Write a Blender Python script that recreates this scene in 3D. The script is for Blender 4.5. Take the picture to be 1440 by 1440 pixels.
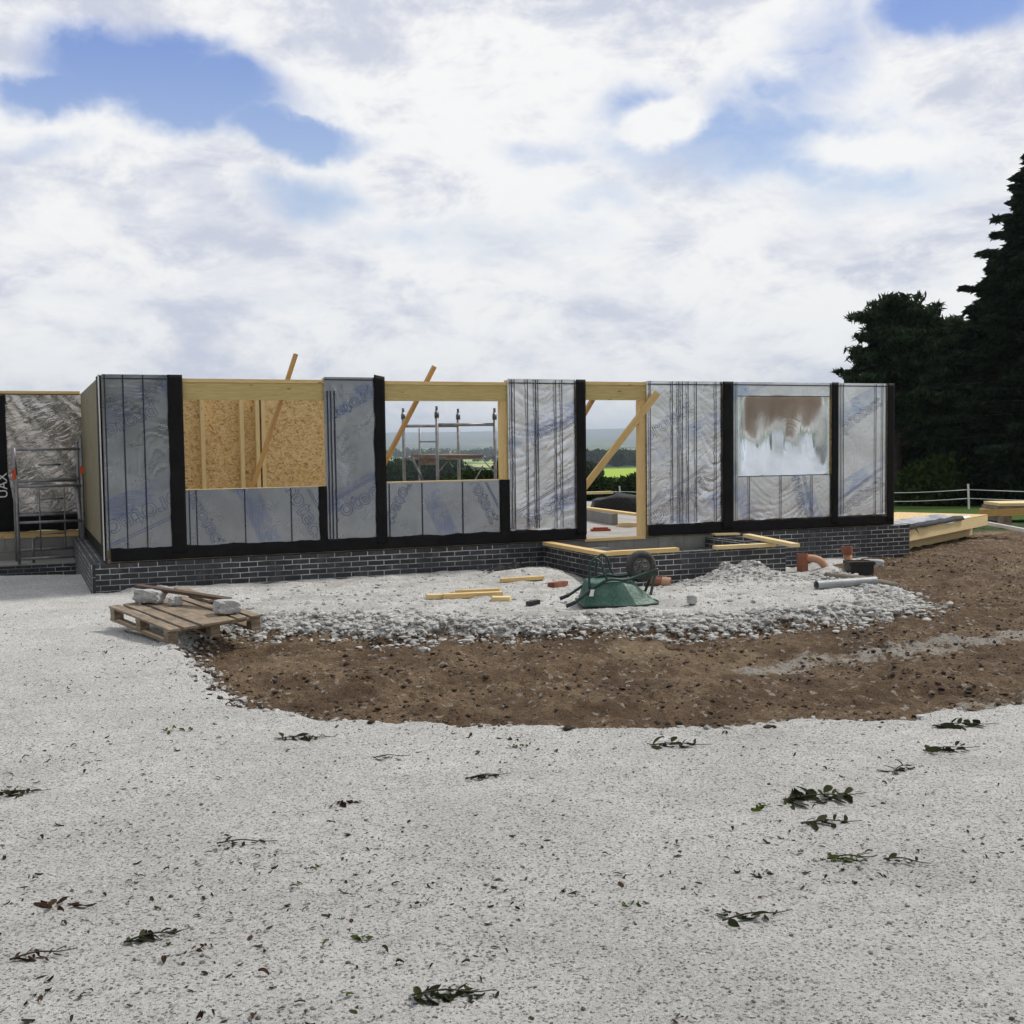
import bpy, math, random
import numpy as np
from mathutils import Vector, Matrix, noise as mn

for o in list(bpy.data.objects): bpy.data.objects.remove(o)
scene = bpy.context.scene
col = scene.collection
R = math.radians
rng = np.random.default_rng(7)
rnd = random.Random(12)

# ------------------------------------------------------------------ camera
F_PX, PITCH, ROLL, CAM_H = 1600.0, 0.058, -0.0127, 1.65
R0, U0, F0 = np.array([1., 0, 0]), np.array([0, math.sin(PITCH), math.cos(PITCH)]), np.array([0, math.cos(PITCH), -math.sin(PITCH)])
CR = math.cos(ROLL)*R0 + math.sin(ROLL)*U0
CU = math.cos(ROLL)*U0 - math.sin(ROLL)*R0
cd = bpy.data.cameras.new('camera')
cam = bpy.data.objects.new('camera', cd); col.objects.link(cam)
cam.matrix_world = Matrix(((CR[0], CU[0], -F0[0], 0), (CR[1], CU[1], -F0[1], 0), (CR[2], CU[2], -F0[2], CAM_H), (0, 0, 0, 1)))
cd.sensor_width = 36; cd.lens = 36*F_PX/1440; cd.clip_start = 0.1; cd.clip_end = 40000
scene.camera = cam
scene.render.resolution_x = 1024; scene.render.resolution_y = 1024

def ray(px, py):
    u, v = (px-720)/F_PX, (py-720)/F_PX
    return F0 + u*CR - v*CU
def on_z(px, py, z):
    d = ray(px, py); t = (z-CAM_H)/d[2]
    return np.array([d[0]*t, d[1]*t, z])
def at_depth(px, py, Y):
    d = ray(px, py); t = Y/d[1]
    return np.array([d[0]*t, Y, CAM_H+d[2]*t])
def direction(px, py):
    d = ray(px, py); return d/np.linalg.norm(d)

# ------------------------------------------------------------------ light
SUN_EL, SUN_AZ = R(52), R(62)      # azimuth from +Y towards +X
scene.view_settings.view_transform = 'Standard'; scene.view_settings.look = 'None'
scene.view_settings.exposure = 0.12; scene.view_settings.gamma = 1.0
sl = bpy.data.lights.new('sun', 'SUN'); sl.energy = 2.7; sl.angle = R(7); sl.color = (1, .94, .85)
sun = bpy.data.objects.new('sun', sl); col.objects.link(sun)
sd = Vector((math.sin(SUN_AZ)*math.cos(SUN_EL), math.cos(SUN_AZ)*math.cos(SUN_EL), math.sin(SUN_EL)))
sun.rotation_euler = sd.to_track_quat('Z', 'Y').to_euler()

class NT:
    def __init__(s, tree): s.t = tree; s.n = tree.nodes; s.l = tree.links
    def node(s, typ, **kw):
        n = s.n.new(typ)
        for k, v in kw.items():
            if k.startswith('_'): n.inputs[k[1:].replace('_', ' ')].default_value = v
            else: setattr(n, k, v)
        return n
    def link(s, a, b): s.l.new(a, b)
    def _in(s, sock, v):
        if v is None: return
        if isinstance(v, (int, float)): sock.default_value = v
        elif isinstance(v, (tuple, list)):
            v = tuple(v)
            sock.default_value = v if len(v) == len(sock.default_value) else (v+(1,))[:len(sock.default_value)]
        else: s.l.new(v, sock)
    def math(s, op, a, b=None, c=None, clamp=False):
        n = s.n.new('ShaderNodeMath'); n.operation = op; n.use_clamp = clamp
        s._in(n.inputs[0], a); s._in(n.inputs[1], b); s._in(n.inputs[2], c); return n.outputs[0]
    def vmath(s, op, a, b=None):
        n = s.n.new('ShaderNodeVectorMath'); n.operation = op
        s._in(n.inputs[0], a); s._in(n.inputs[1], b)
        return n.outputs['Value'] if op in ('LENGTH', 'DOT_PRODUCT', 'DISTANCE') else n.outputs[0]
    def mix(s, f, a, b, blend='MIX'):
        n = s.n.new('ShaderNodeMix'); n.data_type = 'RGBA'; n.blend_type = blend
        s._in(n.inputs[0], f); s._in(n.inputs[6], a); s._in(n.inputs[7], b); return n.outputs[2]
    def noise(s, vec, scale, detail=3, rough=.5, dist=0):
        n = s.n.new('ShaderNodeTexNoise'); s._in(n.inputs['Vector'], vec)
        n.inputs['Scale'].default_value = scale; n.inputs['Detail'].default_value = detail
        n.inputs['Roughness'].default_value = rough; n.inputs['Distortion'].default_value = dist
        return n.outputs['Fac']
    def voro(s, vec, scale, feature='F1', out='Distance', rand=1.0):
        n = s.n.new('ShaderNodeTexVoronoi'); n.feature = feature; s._in(n.inputs['Vector'], vec)
        n.inputs['Scale'].default_value = scale; n.inputs['Randomness'].default_value = rand
        return n.outputs[out]
    def ss(s, x, a, b):
        n = s.n.new('ShaderNodeMapRange'); n.interpolation_type = 'SMOOTHSTEP'
        s._in(n.inputs[0], x); n.inputs[1].default_value = a; n.inputs[2].default_value = b
        n.inputs[3].default_value = 0; n.inputs[4].default_value = 1; return n.outputs[0]
    def lin(s, x, a, b, c=0, d=1):
        n = s.n.new('ShaderNodeMapRange'); s._in(n.inputs[0], x)
        for i, v in enumerate((a, b, c, d)): n.inputs[i+1].default_value = v
        return n.outputs[0]
    def scale(s, vec, sc, loc=(0, 0, 0), rot=(0, 0, 0)):
        n = s.n.new('ShaderNodeMapping'); s._in(n.inputs[0], vec)
        n.inputs['Scale'].default_value = sc; n.inputs['Location'].default_value = loc; n.inputs['Rotation'].default_value = rot
        return n.outputs[0]

world = bpy.data.worlds.new('World'); scene.world = world; world.use_nodes = True
w = NT(world.node_tree); w.n.clear()
sky = w.n.new('ShaderNodeTexSky'); sky.sky_type = 'NISHITA'; sky.sun_disc = False
sky.sun_elevation = SUN_EL; sky.sun_rotation = SUN_AZ; sky.air_density = 1.6; sky.dust_density = 1.0; sky.ozone_density = 1.5
tc = w.n.new('ShaderNodeTexCoord'); D = tc.outputs['Generated']
sep = w.n.new('ShaderNodeSeparateXYZ'); w.link(D, sep.inputs[0])
zc = w.math('ADD', w.math('MAXIMUM', sep.outputs[2], 0.0), 0.10)
comb = w.n.new('ShaderNodeCombineXYZ')
w.link(w.math('DIVIDE', sep.outputs[0], zc), comb.inputs[0]); w.link(w.math('DIVIDE', sep.outputs[1], zc), comb.inputs[1])
CP = comb.outputs[0]
fb = w.noise(CP, 1.3, 9, .58, .3)
fine = w.noise(w.scale(D, (1, 1, 1.9)), 11, 10, .66, .25)
big = w.noise(w.scale(D, (1, 1, 2.2)), 4.5, 5, .5, .4)
warp1 = w.n.new('ShaderNodeTexNoise'); w.link(D, warp1.inputs['Vector']); warp1.inputs['Scale'].default_value = 7; warp1.inputs['Detail'].default_value = 7; warp1.inputs['Roughness'].default_value = .6
wd = w.vmath('ADD', D, w.vmath('MULTIPLY', w.vmath('SUBTRACT', warp1.outputs['Color'], (.5, .5, .5)), (.085, .085, .085)))
def blob(px, py, rx, ry, amp):
    c = direction(px, py)
    dlt = w.vmath('SUBTRACT', wd, tuple(c))
    q = w.vmath('MULTIPLY', dlt, (F_PX/rx, F_PX/rx*.4, F_PX/ry))
    return w.math('MULTIPLY', w.ss(w.vmath('LENGTH', q), 1.5, .12), amp*1.22)
gap = None
for b in [(185, 100, 120, 50, 1.0), (290, 145, 120, 48, 1.0), (400, 192, 110, 26, .9), (70, 128, 75, 30, .8), (1330, 8, 110, 42, .95), (430, 283, 85, 38, .62), (390, 262, 50, 20, .5),
          (1060, 215, 260, 66, .66), (1210, 265, 150, 42, .45), (890, 150, 75, 40, .50), (770, 222, 80, 26, .42), (1165, 80, 70, 95, .45), (1110, 150, 120, 40, .45), (40, 205, 70, 22, .45), (600, 335, 170, 30, .28), (720, 350, 200, 40, .3), (300, 425, 330, 26, .2), (860, 290, 70, 30, .4)]:
    x = blob(*b)
    gap = x if gap is None else w.math('MAXIMUM', gap, x)
white = blob(942, 180, 58, 27, .8)
white2 = blob(1215, 207, 100, 24, .6)
fwd = w.ss(sep.outputs[1], .2, .6)
gap_far = w.math('MULTIPLY', w.math('MULTIPLY', w.ss(fb, .50, .66), w.math('SUBTRACT', 1.0, fwd)), .45)
gap = w.math('SUBTRACT', w.math('SUBTRACT', w.math('MAXIMUM', gap, gap_far), white), white2)
gap = w.math('ADD', gap, w.math('MULTIPLY', w.math('SUBTRACT', fine, .5), 1.15))
gap = w.ss(gap, .10, .95)
haze_low = w.ss(sep.outputs[2], .16, .0)
gap = w.math('MULTIPLY', gap, w.math('SUBTRACT', 1.0, w.math('MULTIPLY', haze_low, .7)))
# cloud body: bright tops, greyer undersides
cshade = w.math('ADD', w.math('MULTIPLY', fine, .62), w.math('MULTIPLY', big, .38))
cb = w.ss(cshade, .40, .57)
ccol = w.mix(cb, (.56, .59, .70), (.89, .89, .885))
soft = w.ss(w.noise(w.scale(D, (1, 1, 3.2)), 9, 7, .6, .3), .42, .62)
ccol = w.mix(w.math('MULTIPLY', soft, w.math('MULTIPLY', w.ss(sep.outputs[2], .34, .12), .6)), ccol, (.90, .90, .90))
# cloud colour greyed behind the camera, unseen, to dim the foil's reflections
back = w.ss(sep.outputs[1], .15, -.5)
ccol = w.mix(w.math('MULTIPLY', back, .55), ccol, (.50, .50, .50))
skyc = w.mix(1.0, sky.outputs[0], (.11, .11, .11), 'MULTIPLY')
skyc = w.mix(w.ss(sep.outputs[2], .16, .38), w.mix(.6, skyc, (.42, .54, .82)), w.mix(.75, skyc, (.105, .205, .62)))
fin = w.mix(gap, ccol, skyc)
bg = w.n.new('ShaderNodeBackground'); w.link(fin, bg.inputs[0]); bg.inputs[1].default_value = 1.0
wo = w.n.new('ShaderNodeOutputWorld'); w.link(bg.outputs[0], wo.inputs[0])

# ------------------------------------------------------------------ helpers
def tag(o, label=None, cat=None, group=None, kind=None):
    if label: o['label'] = label
    if cat: o['category'] = cat
    if group: o['group'] = group
    if kind: o['kind'] = kind
    return o
def empty(name, loc=(0, 0, 0), rz=0, mat=None):
    o = bpy.data.objects.new(name, None); col.objects.link(o); o.empty_display_size = .2
    if mat is not None: o.matrix_world = mat
    else: o.location = loc; o.rotation_euler = (0, 0, rz)
    return o
class MB:
    def __init__(s): s.v = []; s.f = []; s.uv = []; s.sm = []
    def face(s, pts, uvs=None, smooth=False):
        b = len(s.v); s.v += [tuple(p) for p in pts]; s.f.append(tuple(range(b, b+len(pts))))
        s.uv += list(uvs) if uvs else [(0, 0)]*len(pts); s.sm.append(smooth); return s
    def hexa(s, c, swap=False, uo=(0, 0)):
        """c: 8 corners, bottom 4 ccw then top 4 ccw; UV in metres, u along the longer edge"""
        for idx in ((3, 2, 1, 0), (4, 5, 6, 7), (0, 1, 5, 4), (1, 2, 6, 5), (2, 3, 7, 6), (3, 0, 4, 7)):
            p = [Vector(c[i]) for i in idx]
            a, b = (p[1]-p[0]).length, (p[3]-p[0]).length
            uv = [(0, 0), (a, 0), (a, b), (0, b)]
            if b > a and not swap: uv = [(v, u) for u, v in uv]
            s.face(p, [(u+uo[0], v+uo[1]) for u, v in uv])
        return s
    def box(s, x0, x1, y0, y1, z0, z1, planar=False):
        c = [(x0, y0, z0), (x1, y0, z0), (x1, y1, z0), (x0, y1, z0), (x0, y0, z1), (x1, y0, z1), (x1, y1, z1), (x0, y1, z1)]
        if not planar: return s.hexa(c, uo=(rnd.random()*9, rnd.random()*9))
        for idx in ((3, 2, 1, 0), (4, 5, 6, 7), (0, 1, 5, 4), (1, 2, 6, 5), (2, 3, 7, 6), (3, 0, 4, 7)):
            p = [c[i] for i in idx]
            if idx in ((3, 2, 1, 0), (4, 5, 6, 7)): uv = [(q[0], q[1]) for q in p]
            elif idx in ((0, 1, 5, 4), (2, 3, 7, 6)): uv = [(q[0], q[2]) for q in p]
            else: uv = [(q[1]+.11, q[2]) for q in p]
            s.face(p, uv)
        return s
    def beam(s, p0, p1, wd, ht, up=(0, 0, 1), roll=0):
        p0, p1 = Vector(p0), Vector(p1); d = (p1-p0); L = d.length; d.normalize()
        up = Vector(up); side = d.cross(up).normalized(); up = side.cross(d).normalized()
        if roll: q = Matrix.Rotation(roll, 3, d); side = q @ side; up = q @ up
        h, k = side*wd/2, up*ht/2
        c = [p0-h-k, p0+h-k, p1+h-k, p1-h-k, p0-h+k, p0+h+k, p1+h+k, p1-h+k]
        return s.hexa(c, uo=(rnd.random()*9, rnd.random()*9))
    def tube(s, pts, r, n=10, caps=True, r_end=None):
        pts = [Vector(p) for p in pts]; rings = []; m = len(pts)
        prev = None
        for i, p in enumerate(pts):
            t = (pts[min(i+1, m-1)]-pts[max(i-1, 0)]).normalized()
            if prev is None:
                a = Vector((0, 0, 1)) if abs(t.z) < .9 else Vector((1, 0, 0))
                prev = t.cross(a).normalized()
            nrm = (prev - t*prev.dot(t)).normalized(); prev = nrm
            bn = t.cross(nrm)
            rr = r if r_end is None else r+(r_end-r)*i/(m-1)
            rings.append([p+(nrm*math.cos(2*math.pi*k/n)+bn*math.sin(2*math.pi*k/n))*rr for k in range(n)])
        b = len(s.v)
        for rg in rings: s.v += [tuple(q) for q in rg]
        for i in range(m-1):
            for k in range(n):
                s.f.append((b+i*n+k, b+i*n+(k+1) % n, b+(i+1)*n+(k+1) % n, b+(i+1)*n+k)); s.uv += [(k/n, i), ((k+1)/n, i), ((k+1)/n, i+1), (k/n, i+1)]; s.sm.append(True)
        if caps:
            s.f.append(tuple(b+k for k in range(n))[::-1]); s.uv += [(0, 0)]*n; s.sm.append(False)
            s.f.append(tuple(b+(m-1)*n+k for k in range(n))); s.uv += [(0, 0)]*n; s.sm.append(False)
        return s
    def pipe(s, p0, p1, ro, ri, n=20):
        p0, p1 = Vector(p0), Vector(p1); t = (p1-p0).normalized()
        a = Vector((0, 0, 1)) if abs(t.z) < .9 else Vector((1, 0, 0)); u = t.cross(a).normalized(); v = t.cross(u)
        def ring(p, r): return [p+(u*math.cos(2*math.pi*k/n)+v*math.sin(2*math.pi*k/n))*r for k in range(n)]
        A, B, C, E = ring(p0, ro), ring(p1, ro), ring(p1, ri), ring(p0, ri)
        for P, Q, sm in ((A, B, True), (B, C, False), (C, E, True), (E, A, False)):
            for k in range(n):
                j = (k+1) % n; s.face([P[k], P[j], Q[j], Q[k]], smooth=False)
        return s
    def grid(s, fn, nu, nv, smooth=True):
        """fn(u,v)->(pos,(uvx,uvy))"""
        b = len(s.v); U = []
        for j in range(nv+1):
            for i in range(nu+1):
                p, t = fn(i/nu, j/nv); s.v.append(tuple(p)); U.append(t)
        for j in range(nv):
            for i in range(nu):
                q = (j*(nu+1)+i, j*(nu+1)+i+1, (j+1)*(nu+1)+i+1, (j+1)*(nu+1)+i)
                s.f.append(tuple(b+k for k in q)); s.uv += [U[k] for k in q]; s.sm.append(smooth)
        return s
    def build(s, name, mat, parent=None, bevel=0, solid=0):
        me = bpy.data.meshes.new(name); me.from_pydata(s.v, [], s.f)
        uvl = me.uv_layers.new(name='UVMap'); uvl.data.foreach_set('uv', np.array(s.uv, dtype=np.float32).ravel())
        me.polygons.foreach_set('use_smooth', s.sm)
        me.materials.append(mat); me.update()
        o = bpy.data.objects.new(name, me); col.objects.link(o)
        if parent: o.parent = parent
        if bevel:
            m = o.modifiers.new('bevel', 'BEVEL'); m.width = bevel; m.segments = 2; m.limit_method = 'ANGLE'
        if solid:
            m = o.modifiers.new('solid', 'SOLIDIFY'); m.thickness = solid; m.offset = 0
        return o

def bigmesh(name, V, Fq, mat, parent=None, smooth=False, attrs=None, uv=None):
    """V (n,3); Fq (m,k) faces all of k corners"""
    V = np.asarray(V, dtype=np.float32); Fq = np.asarray(Fq, dtype=np.int32); m, k = Fq.shape
    me = bpy.data.meshes.new(name)
    me.vertices.add(len(V)); me.vertices.foreach_set('co', V.ravel())
    me.loops.add(m*k); me.loops.foreach_set('vertex_index', Fq.ravel())
    me.polygons.add(m); me.polygons.foreach_set('loop_start', np.arange(0, m*k, k, dtype=np.int32))
    me.polygons.foreach_set('loop_total', np.full(m, k, dtype=np.int32))
    me.polygons.foreach_set('use_smooth', np.full(m, smooth))
    me.update(calc_edges=True); me.validate()
    for an, arr in (attrs or {}).items():
        a = me.attributes.new(an, 'FLOAT', 'POINT'); a.data.foreach_set('value', np.asarray(arr, dtype=np.float32))
    me.materials.append(mat)
    o = bpy.data.objects.new(name, me); col.objects.link(o)
    if parent: o.parent = parent
    return o

# ------------------------------------------------------------------ numpy noise
_perm = rng.random((256, 256))
def vnoise(x, y):
    xi, yi = np.floor(x).astype(int), np.floor(y).astype(int); fx, fy = x-xi, y-yi
    fx = fx*fx*(3-2*fx); fy = fy*fy*(3-2*fy)
    a = _perm[xi & 255, yi & 255]; b = _perm[(xi+1) & 255, yi & 255]; c = _perm[xi & 255, (yi+1) & 255]; d = _perm[(xi+1) & 255, (yi+1) & 255]
    return (a*(1-fx)+b*fx)*(1-fy)+(c*(1-fx)+d*fx)*fy-.5
def fbm(x, y, o=4, g=.5):
    r = 0; a = 1
    for i in range(o): r = r+a*vnoise(x+17.3*i, y+5.1*i); x = x*2.03; y = y*2.03; a *= g
    return r
def sstep(x, a, b):
    t = np.clip((x-a)/(b-a), 0, 1); return t*t*(3-2*t)
def sdf(x, y, poly):
    """signed distance, + inside"""
    x = np.asarray(x, float); y = np.asarray(y, float); d = np.full(x.shape, 1e9); ins = np.zeros(x.shape, bool); n = len(poly)
    for i in range(n):
        ax, ay = poly[i][:2]; bx, by = poly[(i+1) % n][:2]
        ex, ey = bx-ax, by-ay; t = np.clip(((x-ax)*ex+(y-ay)*ey)/(ex*ex+ey*ey+1e-12), 0, 1)
        d = np.minimum(d, np.hypot(x-ax-t*ex, y-ay-t*ey))
        c = ((ay > y) != (by > y)) & (x < (bx-ax)*(y-ay)/((by-ay) if by != ay else 1e-12)+ax); ins ^= c
    return np.where(ins, d, -d)

# ------------------------------------------------------------------ site ground
mud_px = [(262, 905), (300, 950), (335, 975), (400, 990), (480, 1005), (560, 1012), (700, 1017), (800, 1019), (900, 1021), (1000, 1018), (1080, 1015), (1150, 1008),
          (1250, 1002), (1330, 994), (1440, 986), (1900, 960), (2300, 800), (1900, 716), (1440, 716), (1285, 716), (1276, 768), (1215, 778), (1180, 790), (1205, 808), (1250, 828), (1275, 846), (1200, 872), (1100, 880),
          (1000, 888), (900, 893), (800, 893), (700, 896), (600, 896), (500, 894), (400, 890), (330, 885)]
MUD = [on_z(x, y, -.09 if y > 940 and x < 1500 else (-.12 if x < 320 else -.22)) for x, y in mud_px]
plat_px = [(330, 880), (400, 878), (600, 884), (700, 882), (800, 878), (900, 880), (1000, 876), (1100, 868), (1200, 860), (1262, 845), (1225, 824), (1150, 812), (1120, 770), (745, 765), (140, 800), (250, 850)]
PLAT = [on_z(x, y, -.16) for x, y in plat_px]
streak_px = [(1010, 940), (1100, 922), (1200, 910), (1300, 898), (1440, 882), (1700, 868), (1700, 895), (1440, 906), (1330, 922), (1230, 934), (1130, 946), (1060, 952)]
STREAK = [on_z(x, y, -.22) for x, y in streak_px]
streak2 = [on_z(x, y, -.18) for x, y in [(1290, 998), (1360, 978), (1440, 970), (1600, 955), (1600, 985), (1440, 996)]]
PILE = on_z(1045, 806, -.1); PILE2 = on_z(745, 822, -.12)
HYAW = .3974; HO = np.array([0., 16.79]); HS = np.array([math.cos(HYAW), math.sin(HYAW)]); HN = np.array([-math.sin(HYAW), math.cos(HYAW)])

def ground_parts(x, y):
    x = np.asarray(x, float); y = np.asarray(y, float)
    wx = x+.16*fbm(x*1.7, y*1.7, 5, .6); wy = y+.24*fbm(x*1.7+40, y*1.7, 5, .6)
    m = sdf(wx, wy, MUD); p = sdf(wx, wy, PLAT)
    r = np.hypot(x, y)
    z = -.0125*np.clip(y, 0, 14) + .03*fbm(x*.35, y*.35, 3) * sstep(r, 1, 4)
    rightdrop = sstep(x, 3.2, 6.5)*sstep(y, 12, 17)
    z = z-.16*rightdrop
    z = z-.25*sstep(y-.1*x, 17.3, 19.5)*(x < -3)                    # falls towards the recessed wing
    mudf = sstep(m, -.20, .20)
    mz = -.22-.010*np.clip(y-8, 0, 20)+.08*sstep(x, 2, 6)*sstep(y, 14, 8) + .06*fbm(x*.9, y*.9, 3)+.055*fbm(x*5, y*5, 3)+.022*fbm(x*17, y*17, 3)
    rt = y-.17*x-.25*np.sin(x*.45)
    for c_, w_ in ((7.55, .16), (8.9, .17), (9.35, .12), (10.6, .16), (11.1, .2)):
        mz = mz-.045*np.exp(-((rt-c_)/w_)**2)*(.5+1.4*np.abs(vnoise(x*.7+c_, y*0+c_)))+.03*np.exp(-((rt-c_-w_*1.7)/(w_*.6))**2)*(.4+1.2*np.abs(vnoise(x*2.3+c_, y*2)))
    clod = fbm(x*3.2+9, y*3.2, 3); mz = mz+.07*np.maximum(0, clod-.12)*(1+1.5*np.abs(vnoise(x*21, y*21)))
    rim = .025*np.exp(-((m+.12)/.16)**2)
    z = z*(1-mudf)+mz*mudf+rim*(.6+1.2*vnoise(x*4, y*4))
    platf = sstep(p, -.42, .12)
    pz = -.10-.014*np.clip(y-12.5, 0, 6)+.05*fbm(x*1.2, y*1.2, 4)+.012*fbm(x*9, y*9, 3)-.10*sstep(x, 3, 5.5)
    pz = pz+.28*np.exp(-(((x-PILE[0])/.62)**2+((y-PILE[1])/.34)**2))*(1+.4*fbm(x*6, y*6, 3))
    pz = pz+.12*np.exp(-(((x-PILE2[0]-.15)/.5)**2+((y-PILE2[1]-1.0)/.5)**2))
    pz = pz-.13*sstep(y-.38*(x-1.2), 13.7, 14.6)*sstep(x, .6, 1.3)
    edge = np.exp(-((p+.08)/.25)**2)
    pz = pz+edge*.12*fbm(x*5, y*5, 4)+.03*fbm(x*3, y*3, 4)
    z = np.maximum(z, z*(1-platf)+pz*platf) if False else z*(1-platf)+pz*platf
    # small surface relief
    gravel = (1-mudf)
    z = z+gravel*(.010*fbm(x*6, y*6, 3)+.0035*fbm(x*40, y*40, 2))*sstep(r, .6, 2)
    return z, mudf*(1-platf), platf, m, p, edge
def far_profile(r, az):
    rs = [0, 22, 40, 60, 110, 250, 400, 800, 1500, 3000, 5200, 7500, 9000, 11000, 13000]
    zs = [-.3, -.42, -.55, -1.4, -4.2, -7.2, -9.0, -13.5, -17, -12, 8, 66, 122, 136, 90]
    z = np.interp(r, rs, zs)
    amp = np.interp(r, [0, 60, 200, 800, 2500, 6000, 9000, 13000], [0, 0, .8, 3, 9, 24, 40, 50])
    ax = az*r
    z = z+amp*fbm(ax/(r*.22+60)+3.3, np.log(r+30)*3.1, 4)
    return z
def gz(x, y):
    z = float(ground_parts(np.array([x]), np.array([y]))[0][0]); r = math.hypot(x, y)
    t = float(sstep(np.array([y]), 22, 34)[0])
    return z*(1-t)+t*float(far_profile(np.array([r]), np.array([math.atan2(x, y)]))[0])

def polar(rad, ang):
    Rr, A = np.meshgrid(rad, ang, indexing='ij'); X, Y = Rr*np.sin(A), Rr*np.cos(A)
    n, m = Rr.shape; idx = np.arange(n*m).reshape(n, m)
    Fq = np.stack([idx[:-1, :-1], idx[:-1, 1:], idx[1:, 1:], idx[1:, :-1]], -1).reshape(-1, 4)[:, ::-1]
    return Rr.ravel(), A.ravel(), X.ravel(), Y.ravel(), Fq

# ------------------------------------------------------------------ materials
def new_mat(name):
    m = bpy.data.materials.new(name); m.use_nodes = True; t = NT(m.node_tree); t.n.clear()
    b = t.n.new('ShaderNodeBsdfPrincipled'); o = t.n.new('ShaderNodeOutputMaterial'); t.link(b.outputs[0], o.inputs[0])
    return m, t, b
def bump(t, b, h, dist=.01, strength=1):
    n = t.n.new('ShaderNodeBump'); n.inputs['Distance'].default_value = dist; n.inputs['Strength'].default_value = strength
    t._in(n.inputs['Height'], h); t.link(n.outputs[0], b.inputs['Normal'])
def coords(t, kind='Object'):
    return t.n.new('ShaderNodeTexCoord').outputs[kind]
def rough_mat(name, c1, c2, scale=6, rough=.8, bumpd=.004, metallic=0, kind='Object', dscale=None, spec=.5):
    m, t, b = new_mat(name); v = coords(t, kind)
    n = t.noise(v, scale, 6, .6); f = t.noise(v, (dscale or scale*9), 4, .6)
    t._in(b.inputs['Base Color'], t.mix(t.ss(t.math('ADD', t.math('MULTIPLY', n, .65), t.math('MULTIPLY', f, .35)), .35, .65), c1, c2))
    b.inputs['Roughness'].default_value = rough; b.inputs['Metallic'].default_value = metallic; b.inputs['Specular IOR Level'].default_value = spec
    bump(t, b, f, bumpd); return m

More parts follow.
